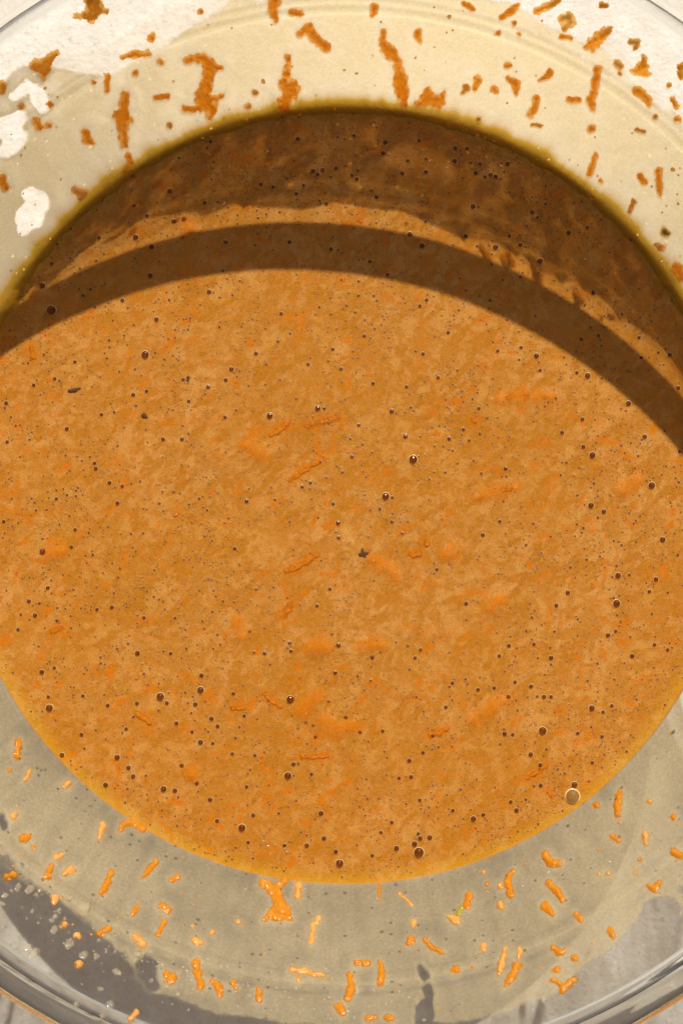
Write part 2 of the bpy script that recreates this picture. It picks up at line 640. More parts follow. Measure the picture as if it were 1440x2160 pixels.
# ------------------------------------------------------------------ what is stuck where (traced in photo pixels, placed on the wall or batter they touch)
# (points, material key, label or None)
SUNW = 'on the backlit wall above the shadow'
FARS = [
    ([(195, -5, 16), (197, 15, 18), (190, 32, 11), None, (180, 28, 7), (152, 35, 3), None, (205, 22, 8), (224, 20, 3)], 'n', 'thick dark orange carrot shred at the top of a clear streak'),
    ([(72, 133, 9), (88, 142, 13), (100, 125, 9), (120, 104, 4), None, (88, 142, 12), (90, 157, 7)], 'n', 'forked carrot shred above bare glass patches on the backlit wall'),
    ([(256, 118, 4), (280, 110, 7), (311, 109, 6)], 'n', 'flat lying carrot shred on the backlit wall'),
    ([(225, 154, 5), (224, 188, 5)], 'n', None),
    ([(195, 169, 5)], 'n', None),
    ([(263, 194, 5), (260, 215, 8), (256, 240, 17), (258, 265, 9), (260, 302, 8), None, (258, 240, 10), (275, 247, 5)], 'n', 'tall cross shaped carrot shred standing over the shadowed batter edge'),
    ([(270, 325, 6), (273, 338, 7), None, (262, 355, 7)], 'n', None),
    ([(175, 275, 6), (180, 276, 7), (180, 290, 8), (194, 299, 5)], 'n', None),
    ([(392, 122, 7), (425, 117, 9), (442, 135, 14), (435, 165, 11), (428, 205, 17), (446, 226, 12), (442, 243, 5), None, (440, 135, 10), (466, 138, 5), None, (440, 205, 10), (468, 198, 5), None, (415, 225, 6), (390, 227, 7)], 'n', 'largest ragged carrot shred on the backlit wall'),
    ([(608, 116, 5), (605, 150, 8), (597, 172, 9), (613, 190, 16), (600, 210, 12), (598, 236, 10), None, (615, 170, 8), (628, 178, 7)], 'n', 'long carrot shred running down into the shadowed batter'),
    ([(632, 66, 6), (652, 49, 7), (664, 75, 10), (687, 95, 10)], 'n', 'hooked carrot shred high on the backlit wall'),
    ([(578, -4, 12), (576, 20, 10), (580, 39, 5)], 'n', None),
    ([(615, 20, 6), (632, 22, 7)], 'n', None),
    ([(328, 202, 4), (342, 200, 6), (354, 200, 5)], 'n', None),
    ([(790, 8, 7), (786, 26, 6)], 'n', None),
    ([(808, 62, 5), (810, 90, 9), (824, 107, 14), (838, 126, 8), (844, 165, 14), (848, 190, 12), (853, 217, 6)], 'n', 'long bent carrot shred in two lobes above the shadow'),
    ([(882, 64, 7), (883, 78, 7)], 'n', None),
    ([(886, 214, 8), (903, 205, 15), (926, 212, 12), None, (903, 200, 12), (902, 184, 6), None, (930, 205, 8), (937, 188, 3)], 'n', 'dark two horned carrot clump sitting on the batter edge'),
    ([(1009, 163, 7), (1003, 182, 6)], 'n', None),
    ([(985, 180, 6), (975, 192, 4)], 'p', None),
    ([(1045, 185, 8)], 'n', None),
    ([(1071, 160, 4), (1090, 172, 8), (1089, 192, 4)], 'n', None),
    ([(1160, 148, 6), (1156, 157, 5), (1140, 164, 4)], 'n', 'small comma shaped carrot shred on the backlit wall'),
    ([(1072, 134, 7)], 'n', None),
    ([(1132, 204, 7), (1131, 222, 6), (1118, 238, 6)], 'n', None),
    ([(1202, 206, 6), (1222, 206, 6)], 'n', None),
    ([(1263, 143, 8), (1258, 168, 8), (1254, 190, 7), (1247, 205, 8), (1250, 226, 6)], 'n', 'wriggly upright carrot shred across the moulded step in the glass'),
    ([(1240, 94, 7), (1256, 82, 13), (1275, 67, 8), (1291, 54, 4), None, (1250, 92, 9), (1252, 103, 4)], 'n', 'wedge shaped carrot shred high on the backlit wall'),
    ([(1338, 147, 5), (1358, 140, 11), (1359, 118, 4), None, (1358, 140, 10), (1368, 156, 4), None, (1345, 148, 6), (1366, 154, 5)], 'n', 'triangular carrot shred high on the backlit wall'),
    ([(1345, 188, 7), (1355, 192, 7), (1368, 205, 6), (1370, 217, 5)], 'n', None),
    ([(1418, 206, 4), (1428, 222, 5)], 'n', None),
    ([(1430, 248, 9)], 'n', None),
    ([(1438, 140, 8), (1437, 160, 6)], 'n', None),
    ([(1185, 36, 6), (1200, 31, 9), (1205, 45, 7), (1190, 56, 7)], 'p', 'pale doubled carrot shred above a dark chip'),
    ([(1185, 74, 4), (1203, 76, 5)], 'n', None),
    ([(1134, 20, 7), (1155, 10, 7), (1178, -4, 6)], 'n', None),
    ([(1060, 32, 6), (1080, 18, 6), (1094, 6, 3)], 'n', None),
    ([(1330, 86, 5), (1346, 84, 5), (1341, 98, 5)], 'p', None),
    ([(1302, 130, 6), (1310, 138, 5)], 'p', None),
    ([(1308, 152, 5)], 'p', None),
    ([(1258, 322, 4), (1251, 345, 7), (1243, 364, 5)], 'n', 'slim slanting carrot shred near the shaded batter edge'),
    ([(1390, 357, 7), (1393, 385, 7), (1395, 410, 3)], 'n', 'upright tapering carrot sliver on the backlit wall'),
    ([(1353, 369, 6), (1360, 381, 6)], 'n', None),
    ([(1338, 422, 4), (1330, 443, 5)], 'p', None),
    ([(1248, 268, 8)], 'n', None),
    ([(1432, 564, 12), (1442, 584, 10)], 'n', None),
    ([(1268, 378, 5)], 'n', None),
    ([(1395, 520, 8), (1385, 514, 5)], 'p', None),
    ([(157, 398, 8), (172, 405, 9), (165, 416, 5)], 'p', None),
    ([(2, 372, 8), (10, 395, 8)], 'n', None),
    ([(74, 248, 7), (80, 266, 9), None, (100, 261, 7)], 'n', 'carrot bit between two bare glass patches on the backlit wall'),
    ([(4, 178, 9), (1, 190, 6)], 'n', None),
    ([(103, 216, 6)], 'n', None),
    ([(43, 221, 7)], 'p', None),
    ([(285, 150, 7)], 'n', None),
    ([(318, 78, 7), (320, 70, 4)], 'n', None),
    ([(339, 127, 7)], 'n', None),
    ([(537, 191, 6)], 'p', None),
    ([(523, 220, 7)], 'p', None),
    ([(356, 262, 6)], 'p', None),
    ([(423, 22, 6)], 'p', None),
    ([(1100, 380, 5)], 'n', None),
    ([(996, 14, 5), (980, 4, 6)], 'n', None),
    ([(1050, 64, 5)], 'n', None), ([(1096, 66, 4)], 'n', None), ([(1085, 45, 6)], 'p', None),
    ([(1140, 262, 3), (1124, 260, 3)], 'p', None), ([(1010, 247, 4)], 'p', None),
    ([(1270, 8, 5), (1278, 9, 5)], 'n', None),
    ([(1345, 270, 3), (1362, 274, 3)], 'p', None), ([(1385, 242, 6)], 'p', None), ([(1413, 178, 5)], 'p', None),
]
NEARS = [
    ([(278, 1736, 8), (260, 1742, 9), None, (278, 1736, 8), (299, 1752, 9), None, (254, 1756, 5)], 'n', 'sparkling carrot clump straddling the sunlit batter edge'),
    ([(36, 1568, 8), (35, 1597, 8)], 'n', 'upright carrot shred on the front lit wall beside clustered bubbles'),
    ([(18, 1627, 5)], 'n', None),
    ([(60, 1629, 5), (52, 1646, 5)], 'p', None),
    ([(143, 1655, 7), (135, 1662, 5)], 'p', None),
    ([(27, 1725, 9)], 'p', None),
    ([(48, 1772, 9), (56, 1768, 8)], 'n', None),
    ([(68, 1790, 6)], 'n', None),
    ([(13, 1851, 6), (28, 1847, 7)], 'n', 'bright carrot chip in the bare wet patch of glass'),
    ([(106, 1832, 6), (98, 1852, 9)], 'n', None),
    ([(147, 1840, 10), (136, 1846, 6)], 'p', None),
    ([(118, 1810, 6), (132, 1806, 4)], 'p', None),
    ([(233, 1843, 5), (225, 1865, 7), (214, 1886, 7)], 'n', 'slanting straight carrot shred on the front lit wall'),
    ([(328, 1822, 5), (315, 1837, 7), (302, 1851, 6)], 'n', 'slanting pointed carrot shred just below the batter edge'),
    ([(363, 1858, 6), (374, 1854, 6)], 'n', None),
    ([(288, 1916, 5), (278, 1932, 5)], 'n', None),
    ([(337, 1914, 6), (353, 1922, 8)], 'n', None),
    ([(345, 1949, 5), (331, 1976, 5)], 'n', None),
    ([(208, 1973, 5), (228, 1962, 5)], 'n', None),
    ([(284, 1981, 7), (299, 1996, 9)], 'p', None),
    ([(115, 1903, 6), (113, 1896, 5)], 'p', None),
    ([(134, 1953, 7)], 'p', None),
    ([(160, 1975, 6), (165, 1980, 5)], 'p', None),
    ([(556, 1868, 12), (578, 1883, 13), (590, 1910, 14), (605, 1930, 10), None, (590, 1915, 10), (560, 1940, 7), None, (578, 1880, 9), (598, 1862, 9), None, (580, 1938, 9), (612, 1940, 6)], 'n', 'largest bright carrot clump on the front lit wall under the batter edge'),
    ([(628, 1872, 8), (628, 1892, 9)], 'p', None),
    ([(215, 1743, 6), (208, 1770, 5)], 'p', None),
    ([(672, 1940, 5), (660, 1957, 6), (657, 1990, 6)], 'p', None),
    ([(412, 1988, 9), (424, 1992, 6)], 'p', None),
    ([(413, 2034, 8), (416, 2060, 8), (424, 2086, 8)], 'n', 'long upright carrot shred low on the front lit wall'),
    ([(350, 2060, 8), (360, 2072, 9), (368, 2058, 5)], 'n', None),
    ([(446, 2073, 5), (460, 2083, 8), (463, 2103, 7)], 'n', 'curled carrot shred beside a long upright one'),
    ([(545, 2094, 6), (545, 2111, 8)], 'n', None),
    ([(492, 2076, 5), (497, 2088, 4)], 'n', None),
    ([(615, 2050, 6), (640, 2052, 7), (660, 2060, 6), (680, 2063, 5), None, (628, 2072, 6)], 'p', 'broad ragged pale carrot smear low on the front lit wall'),
    ([(738, 2062, 7), (740, 2090, 9), (732, 2112, 7)], 'n', None),
    ([(752, 2036, 5), (774, 2034, 7)], 'n', None),
    ([(800, 2032, 4), (805, 2056, 7), (801, 2079, 7)], 'n', None),
    ([(868, 1986, 8), (862, 1994, 5)], 'n', None),
    ([(897, 1986, 4), (912, 2004, 7), (932, 2012, 5)], 'n', None),
    ([(989, 1893, 7), (985, 1912, 9)], 'n', 'carrot shred with a green tip on the front lit wall'),
    ([(960, 1945, 9), (948, 1938, 6)], 'p', None),
    ([(1084, 1838, 3), (1075, 1852, 6), (1072, 1870, 9), (1078, 1890, 7)], 'n', 'stout upright carrot shred on the front lit wall'),
    ([(1055, 1872, 7)], 'p', None),
    ([(1020, 1843, 4)], 'p', None),
    ([(1027, 1866, 5)], 'n', None),
    ([(1153, 1808, 9), (1160, 1822, 8), (1179, 1825, 8)], 'n', 'bent L shaped carrot piece on the front lit wall'),
    ([(1158, 1865, 8), (1175, 1882, 7), (1187, 1902, 6)], 'n', 'slanting lumpy carrot shred above a round one'),
    ([(1151, 1915, 9), (1163, 1929, 8)], 'n', 'smooth oval carrot piece on the front lit wall'),
    ([(1055, 1912, 7), (1058, 1918, 5)], 'p', None),
    ([(1215, 1931, 4), (1226, 1943, 6)], 'n', None),
    ([(1288, 1966, 6), (1292, 1978, 6)], 'n', 'small lone carrot seed shape near the film edge'),
    ([(1308, 1672, 5), (1304, 1698, 9), (1304, 1718, 8)], 'n', None),
    ([(1258, 1702, 7)], 'n', None),
    ([(1292, 1766, 5), (1306, 1775, 6)], 'n', None),
    ([(1424, 1802, 8), (1436, 1808, 8)], 'n', None),
    ([(1371, 1873, 5), (1384, 1878, 6), (1391, 1864, 5)], 'n', None),
    ([(1068, 2005, 5), (1058, 2035, 7), (1054, 2056, 7)], 'p', None),
    ([(1090, 2040, 9), (1080, 2064, 8), (1064, 2085, 3)], 'n', None),
    ([(1098, 2010, 6), (1094, 2024, 5)], 'p', None),
    ([(1167, 2004, 6), (1180, 2012, 7), (1193, 2009, 4)], 'n', None),
    ([(1213, 2025, 7)], 'n', None),
    ([(1174, 2049, 6), (1165, 2050, 3)], 'n', None),
    ([(1168, 2072, 5), (1180, 2078, 4), (1188, 2090, 8), (1202, 2075, 7), (1212, 2069, 6)], 'n', 'V shaped carrot piece near the bare glass by the lip'),
    ([(962, 2050, 7), (954, 2052, 4)], 'n', None),
    ([(995, 2044, 4)], 'n', None),
    ([(1370, 1693, 6)], 'p', None),
    ([(1420, 1726, 6)], 'n', None),
    ([(1362, 1762, 6), (1364, 1782, 5)], 'p', None),
    ([(1350, 1816, 4)], 'n', None),
    ([(1020, 1998, 6), (1020, 2005, 5)], 'p', None),
    ([(800, 1850, 3), (799, 1902, 3)], 'n', 'thin upright carrot thread crossing the batter edge'),
    ([(843, 1888, 2.5), (869, 1913, 2.5)], 'p', 'thin pale slanting carrot thread below the batter edge'),
    ([(775, 2153, 7), (792, 2150, 5)], 'n', None),
    ([(818, 2150, 8), (828, 2153, 5)], 'n', None),
    ([(165, 2038, 8)], 'p', None),
    ([(285, 2140, 6), (275, 2152, 6)], 'p', None),
    ([(715, 2128, 9), (722, 2140, 7)], 'n', None),
    ([(1340, 1843, 4)], 'p', None), ([(1284, 1845, 4)], 'p', None), ([(1264, 1846, 4)], 'p', None),
    ([(873, 1948, 5), (872, 1955, 4)], 'p', None),
    ([(502, 1948, 5)], 'p', None), ([(446, 1970, 5)], 'p', None), ([(405, 1958, 4)], 'p', None),
]
# on or just breaking the batter surface
SURF = [
    ([(573, 917, 3), (588, 908, 6), (606, 893, 6)], 'long pointed carrot shred floating beside a dark round bubble'),
    ([(522, 940, 5), (535, 948, 9), (552, 962, 9)], 'glistening carrot lump with sparkles breaking the batter surface'),
    ([(612, 1012, 3), (628, 1000, 5), (645, 987, 6), (672, 973, 4)], 'long slanting carrot shred floating below a glistening lump'),
    ([(648, 897, 7), (675, 888, 7), (712, 880, 7)], None),
    ([(605, 1204, 5), (622, 1197, 6), (645, 1185, 6), (668, 1172, 4)], 'tapering carrot shred floating left of a dark star fleck'),
    ([(783, 1180, 5), (802, 1192, 8), (820, 1200, 7), (832, 1216, 8)], 'wet carrot tangle next to a dark star shaped fleck'),
    ([(936, 1172, 6), (950, 1156, 8)], 'small bright glossy carrot chip on the sunlit batter'),
    ([(869, 1170, 5), (882, 1168, 6)], None),
    ([(900, 1146, 6)], None),
    ([(1004, 1050, 3), (1020, 1045, 6), (1045, 1038, 8), (1086, 1029, 3)], 'leaf shaped carrot sliver floating flat on the batter'),
    ([(1308, 1037, 6), (1325, 1028, 9), (1342, 1012, 6)], None),
    ([(998, 886, 7)], None),
    ([(632, 1502, 9), (650, 1484, 12), (672, 1470, 8)], 'bright carrot cluster beside a pale glowing streak'),
    ([(684, 1524, 8), (704, 1540, 12), (722, 1538, 8), (748, 1532, 7)], 'glossy orange carrot clump with sparkles near the lower batter'),
    ([(638, 1596, 4), (660, 1597, 4), (694, 1595, 3)], 'straight level carrot sliver floating on the batter'),
    ([(556, 1464, 2), (572, 1478, 4), (592, 1492, 4)], None),
    ([(996, 1517, 5), (1025, 1502, 8), (1045, 1487, 7), (1064, 1478, 4)], 'broad slanting carrot shred lying on the sunlit batter'),
    ([(1112, 1643, 3), (1130, 1630, 5), (1152, 1614, 3)], None),
    ([(908, 1551, 4), (922, 1545, 6), (943, 1537, 3)], None),
    ([(1033, 1288, 6), (1042, 1275, 8), (1055, 1266, 7)], None),
    ([(600, 1298, 6), (607, 1284, 7), (616, 1268, 4)], None),
    ([(500, 1312, 6), (502, 1328, 8), (508, 1344, 5)], None),
    ([(110, 1331, 6), (128, 1325, 7)], None),
    ([(106, 1168, 8), (122, 1167, 8), (134, 1162, 4)], None),
    ([(652, 1370, 9), (672, 1362, 10), (688, 1368, 7)], None),
    ([(762, 1362, 6), (785, 1360, 8), (806, 1362, 5)], None),
    ([(1055, 842, 5), (1090, 836, 8), (1130, 838, 7), (1160, 836, 4)], None),
    ([(290, 1506, 4), (300, 1514, 6), (315, 1524, 4)], None),
    ([(404, 1630, 8), (406, 1640, 5)], None),
    ([(494, 1495, 4), (514, 1493, 4)], None),
    ([(395, 478, 9), (404, 484, 6)], 'orange carrot bit glowing in the bright band of the shadow'),
    ([(70, 752, 5), (66, 730, 4)], None),
    ([(372, 1085, 5)], None),
    ([(760, 465, 7)], None),
]
FLECKS = [([(148, 824, 3), (157, 822, 4), (167, 819, 3)], 'elongated dark spice fleck on the sunlit batter'),
          ([(303, 876, 4), (308, 880, 2)], 'round dark spice fleck on the sunlit batter'),
          ([(397, 797, 3.5), (396, 802, 2)], 'small dark spice fleck close to the shadow edge'),
          ([(767, 1168, 4), None, (758, 1170, 2), (776, 1167, 2), None, (764, 1160, 1.5), (770, 1175, 2)], 'dark star shaped fleck beside the wet carrot tangle')]
HOLES = [  # bare glass in the film
    ([(62, 408, 16), (82, 425, 22), (55, 455, 24), (75, 462, 18), (48, 482, 14)], 3.0),
    ([(40, 248, 17), (15, 268, 26), (35, 290, 22), (12, 315, 18)], 3.0),
    ([(30, 202, 9), (45, 192, 12), (58, 178, 10)], 3.0),
    ([(75, 190, 14), (84, 205, 18), (90, 228, 12)], 3.0),
    ([(112, 92, 5), (150, 70, 13), (195, 52, 10), (230, 32, 4)], 3.0),
    ([(-10, 40, 60), (40, 30, 46), (100, -10, 50), (150, -30, 40)], 10.0),
    ([(0, 120, 30), (25, 100, 20)], 8.0),
    ([(1440, 20, 50), (1400, -30, 60)], 10.0),
    ([(1460, 110, 40)], 14.0),
    ([(888, 2042, 5), (897, 2062, 8), None, (903, 2085, 8), (906, 2105, 12), (895, 2145, 24)], 4.0),
    ([(-20, 1840, 45), (30, 1920, 70), (120, 2000, 85), (215, 2075, 78), (280, 2080, 40), (200, 2150, 60), (20, 2050, 120)], 8.0),
    ([(310, 2040, 22), (322, 2075, 16)], 5.0),
    ([(0, 1725, 10), (6, 1745, 10)], 4.0),
    ([(1395, 1930, 40), (1345, 2010, 46), (1255, 2090, 52), (1170, 2150, 34), (1400, 2060, 80)], 4.0),
    ([(1440, 1880, 14)], 4.0),
]

# ------------------------------------------------------------------ film edge from the shadow it throws on the batter
edge_px = [(220, 497), (300, 463), (380, 452), (430, 458), (480, 437), (560, 444), (640, 447), (700, 432), (780, 446), (850, 452),
           (905, 478), (960, 503), (1030, 514), (1100, 541), (1150, 580), (1210, 600), (1260, 622), (1300, 668), (1340, 692), (1400, 735), (1440, 790)]
e_th, e_z = [], []
for (ex, ey) in edge_px:
    X, Y = px_to_plane(ex, ey, 0.0)
    lo, hi = 0.0, 0.06
    for _ in range(50):
        m = (lo + hi) / 2
        qx = X + SUN_VEC.x / SUN_VEC.z * m
        qy = Y + SUN_VEC.y / SUN_VEC.z * m
        if math.hypot(qx, qy) < wall_r0(m):
            lo = m
        else:
            hi = m
    e_th.append(math.atan2(qy, qx))
    e_z.append(lo)
print('film edge', [(round(math.degrees(a)), round(z * 1000, 1)) for a, z in zip(e_th, e_z)])
order = np.argsort(e_th)
E_TH = np.array(e_th)[order]
E_Z = np.array(e_z)[order] - 0.0014


def film_top(theta, lift=1.0):
    """height of the upper edge of the film"""
    th = np.mod(theta + np.pi, 2 * np.pi) - np.pi
    far = np.interp(th, E_TH, E_Z)
    rest = 0.0356 + 0.0012 * np.sin(th * 5 + 1) + 0.0016 * (vnoise(th * 22, th * 0 + 3.3, 5) - 0.5)
    far = far + lift * (0.0065 * sstep(1.72, 1.95, th) + 0.0026 * (1 - sstep(0.95, 1.30, th)))
    w = sstep(E_TH[0] - 0.18, E_TH[0] - 0.02, th) * (1 - sstep(E_TH[-1] + 0.02, E_TH[-1] + 0.18, th))
    return far * w + rest * (1 - w) + 0.0006 * (vnoise(th * 130, th * 0 + 1.3, 9) - 0.5)


# ------------------------------------------------------------------ shreds
def shred_field(pts, seed, step):
    P = [p for p in pts if p is not None]
    pad = 6
    x0 = min(p[0] - p[2] for p in P) - pad
    x1 = max(p[0] + p[2] for p in P) + pad
    y0 = min(p[1] - p[2] for p in P) - pad
    y1 = max(p[1] + p[2] for p in P) + pad
    nx = int((x1 - x0) / step) + 2
    ny = int((y1 - y0) / step) + 2
    gx, gy = np.meshgrid(x0 + np.arange(nx) * step, y0 + np.arange(ny) * step)
    big = max(p[2] for p in P)

    def sdf(x, y):
        amp = min(2.0 + 0.32 * big, 7.0)
        w = (fbm(x / 8.0, y / 8.0, seed, 4) - 0.5) * amp * 2.2
        return capsule_sdf(x, y, pts, 4.0) + w - 2.0
    d = sdf(gx, gy)
    e = 0.5
    dx = (sdf(gx + e, gy) - sdf(gx - e, gy)) / (2 * e)
    dy = (sdf(gx, gy + e) - sdf(gx, gy - e)) / (2 * e)
    return gx, gy, d, dx, dy


def build_shred(name, pts, mat, seed, where, hmax_px=7.0, lift=0.0, flat=1.0):
    big = max(p[2] for p in pts if p is not None)
    step = 1.6 if big < 5 else (2.0 if big < 9 else 2.6)
    gx, gy, d, dx, dy = shred_field(pts, seed, step)
    keep = d < 0.55 * step
    ny, nx = d.shape
    g2 = dx * dx + dy * dy + 1e-6
    s = np.clip(d / g2, -step, step)
    snap = d > -0.4 * step
    gx = np.where(snap, gx - dx * s, gx)
    gy = np.where(snap, gy - dy * s, gy)
    depth = np.clip(-d, 0, None)
    depth = np.where(snap, 0, depth)
    h = hmax_px * (1 - np.exp(-(depth * (0.62 if where == 'top' else 1.0) / hmax_px) ** 1.3))
    h = h * (0.72 + 0.75 * (fbm(gx / 5.0, gy / 5.0, seed + 5, 3) - 0.25)) * flat
    edge = np.clip(1 - sstep(0, (10.0 if where == 'top' else 8.0) if big > 6 else 5.0, depth) + 0.5 * (fbm(gx / 4.0, gy / 4.0, seed + 9, 3) - 0.5), 0, 1)
    faces_q = keep[:-1, :-1] & keep[1:, :-1] & keep[:-1, 1:] & keep[1:, 1:]
    idx = -np.ones((ny, nx), int)
    used = np.zeros((ny, nx), bool)
    jj, ii = np.nonzero(faces_q)
    if len(jj) == 0:
        return None
    for a, b in ((0, 0), (0, 1), (1, 0), (1, 1)):
        used[jj + a, ii + b] = True
    idx[used] = np.arange(used.sum())
    n = int(used.sum())
    ux, uy, uh, ue = gx[used], gy[used], h[used], edge[used]
    if where == 'wall':
        X, Y, z = px_to_wall(ux, uy)
        th = np.arctan2(Y, X)
        top = np.stack(wall_point(th, z, 0.00027 + lift + uh * PX), 1)
        bot = np.stack(wall_point(th, z, 0.00026 + lift + 0 * uh), 1)
    else:
        X, Y = px_to_plane(ux, uy, 0.0)
        zb = batter_z(X, Y)
        top = np.stack([X, Y, zb + lift + uh * PX], 1)
        bot = np.stack([X, Y, zb - 0.00006 - 0.5 * uh * PX], 1)
    F = []
    a = idx[jj, ii]
    b = idx[jj + 1, ii]
    c = idx[jj + 1, ii + 1]
    e = idx[jj, ii + 1]
    Q = np.stack([a, b, c, e], 1)
    F += [tuple(q) for q in Q]
    F += [tuple(q[::-1] + n) for q in Q]
    cnt = {}
    for q in Q:
        for k in range(4):
            u, v = int(q[k]), int(q[(k + 1) % 4])
            if (v, u) in cnt:
                del cnt[(v, u)]
            else:
                cnt[(u, v)] = 1
    F += [(v, u, u + n, v + n) for (u, v) in cnt]
    V = np.concatenate([top, bot])
    cen = V.mean(0)
    o = mesh_obj(name, V - cen, F, [mat], attrs={'edge': np.concatenate([ue, np.ones_like(ue)])})
    o.location = cen
    return o


R_TOP = 0.085


def batter_z(X, Y):
    r = np.hypot(X, Y)
    z = 0.0002 * np.exp(-np.clip(R_TOP - r, 0, None) / 0.0009)
    z = z + 0.00025 * (fbm(X * 60 + 7, Y * 60 + 3, 21, 2) - 0.5)
    return z


# ------------------------------------------------------------------ batter body
batter = empty('carrot_batter', (0, 0, Z_FLOOR))
tag(batter, 'orange brown bubbly carrot batter filling the glass bowl, its smears on the wall included', 'batter')

NG = 560
lin = np.linspace(-1, 1, NG)
a, b = np.meshgrid(lin, lin)
with np.errstate(divide='ignore', invalid='ignore'):
    big = np.abs(a) > np.abs(b)
    r = np.where(big, a, b)
    phi = np.where(big, (np.pi / 4) * (b / a), (np.pi / 2) - (np.pi / 4) * (a / b))
r = np.nan_to_num(r)
phi = np.nan_to_num(phi)
rho = r
ux = rho * np.cos(phi)
uy = rho * np.sin(phi)
rr = np.hypot(ux, uy)
edge_r = wall_r0(0.0006) - 0.00042
BX = ux * edge_r
BY = uy * edge_r
BZ = batter_z(BX, BY)
gpx, gpy = to_px(BX, BY, 0.0 * BX)

carrot = np.zeros_like(BX)
deep = np.zeros_like(BX)
flatx = gpx.ravel()
flaty = gpy.ravel()
# shreds lying under the surface: soft orange streaks, denser and mostly leaning up to the right
grid_o = np.argsort(flatx)
sx = flatx[grid_o]


def splat(arr, pts, soft, amount, seed=0, rough=9):
    P = [p for p in pts if p is not None]
    x0 = min(p[0] - p[2] for p in P) - soft * 2
    x1 = max(p[0] + p[2] for p in P) + soft * 2
    y0 = min(p[1] - p[2] for p in P) - soft * 2
    y1 = max(p[1] + p[2] for p in P) + soft * 2
    i0, i1 = np.searchsorted(sx, (x0, x1))
    ids = grid_o[i0:i1]
    ids = ids[(flaty[ids] > y0) & (flaty[ids] < y1)]
    if len(ids) == 0:
        return
    X, Y = flatx[ids], flaty[ids]
    d = capsule_sdf(X, Y, pts, 3.0) + (fbm(X / 7.0, Y / 7.0, seed, 3) - 0.5) * rough
    v = (1 - sstep(-soft, soft, d)) * amount
    f = arr.reshape(-1)
    f[ids] = np.maximum(f[ids], v)


for k in range(2600):
    cxp, cyp = RNG.uniform(-120, 1560), RNG.uniform(180, 1900)
    if math.hypot(cxp - 728, cyp - 1045) > 815:
        continue
    ang = math.radians(RNG.normal(35, 38)) if RNG.rand() < 0.75 else RNG.uniform(0, math.pi)
    ln = RNG.uniform(6, 34)
    wd = RNG.uniform(2.0, 7.5)
    bend = RNG.uniform(-6, 6)
    dx, dy = math.cos(ang) * ln / 2, -math.sin(ang) * ln / 2
    pts = [(cxp - dx, cyp - dy, wd * 0.6), (cxp - dy * bend / 20, cyp + dx * bend / 20, wd), (cxp + dx, cyp + dy, wd * 0.5)]
    if RNG.rand() < 0.45:
        splat(carrot, pts, RNG.uniform(3, 8), RNG.uniform(0.2, 1.0) ** 1.3, k, 12)
    else:
        splat(deep, pts, RNG.uniform(4, 12), RNG.uniform(0.35, 1.0), k)
for k, (pts, lab) in enumerate(SURF):
    fat = [None if p is None else (p[0], p[1], p[2] + 6) for p in pts]
    splat(carrot, fat, 8, 0.65, 300 + k, 26)
    rb = max(p[2] for p in pts if p is not None)
    for p in pts:
        if p is not None and rb > 7:
            BZ += 0.00018 * np.exp(-((gpx - p[0]) ** 2 + (gpy - p[1]) ** 2) / (2 * (p[2] * 1.6) ** 2))
rag = fbm(gpx / 6.0, gpy / 6.0, 78, 3) - 0.5
warp = 34 * (fbm(gpx / 90, gpy / 90, 95, 2) - 0.5)
for (dg, sd, amt) in ((36, 77, 0.62), (80, 83, 0.5), (-10, 87, 0.5), (130, 89, 0.4)):
    ca, sa = math.cos(math.radians(dg)), math.sin(math.radians(dg))
    uu = (gpx + warp) * ca - (gpy - warp) * sa
    vv = (gpx + warp) * sa + (gpy - warp) * ca
    deep = np.maximum(deep, 1.25 * amt * sstep(0.48, 0.68, fbm(uu / 40, vv / 17, sd, 4) + 0.22 * rag))
deep = np.clip(deep * (1.0 + 0.8 * rag), 0, 1)
yolk = 0.5 * sstep(0.945, 1.0, rr + 0.03 * rag + 0.02 * (fbm(gpx / 30, gpy / 30, 99, 3) - 0.5))     # clear yolky rim where the froth thins out

V = np.stack([BX.ravel(), BY.ravel(), BZ.ravel()], 1)
# make grid vertex order counter-clockwise whatever the map did
ids = np.arange(NG * NG).reshape(NG, NG)
Q = np.stack([ids[:-1, :-1], ids[:-1, 1:], ids[1:, 1:], ids[1:, :-1]], -1).reshape(-1, 4)
e1 = V[Q[:, 1]] - V[Q[:, 0]]
e2 = V[Q[:, 2]] - V[Q[:, 0]]
up = (e1[:, 0] * e2[:, 1] - e1[:, 1] * e2[:, 0])
if np.median(up) < 0:
    Q = Q[:, ::-1]
faces = Q.tolist()
ring = np.concatenate([ids[0, :-1], ids[:-1, -1], ids[-1, :0:-1], ids[:0:-1, 0]])
ra = np.arctan2(V[ring, 1], V[ring, 0])
ring = ring[np.argsort(ra)]
ra = np.sort(ra)
verts = [V]
prev = ring
base = len(V)
for z in (-0.001, -0.003, -0.007, -0.012, -0.018, -0.024, -0.0280):
    rz = wall_r0(z) - 0.00042 - (0.0012 if z < -0.0275 else 0)
    verts.append(np.stack([rz * np.cos(ra), rz * np.sin(ra), np.full(len(ra), z)], 1))
    cur = base + np.arange(len(ra))
    for k in range(len(ra)):
        k2 = (k + 1) % len(ra)
        faces.append((int(prev[k]), int(cur[k]), int(cur[k2]), int(prev[k2])))
    prev = cur
    base += len(ra)
verts.append(np.array([[0, 0, -0.0310]]))
for k in range(len(ra)):
    faces.append((int(prev[k]), base, int(prev[(k + 1) % len(ra)])))
Vall = np.concatenate(verts)
pad = np.zeros(len(Vall) - len(V))
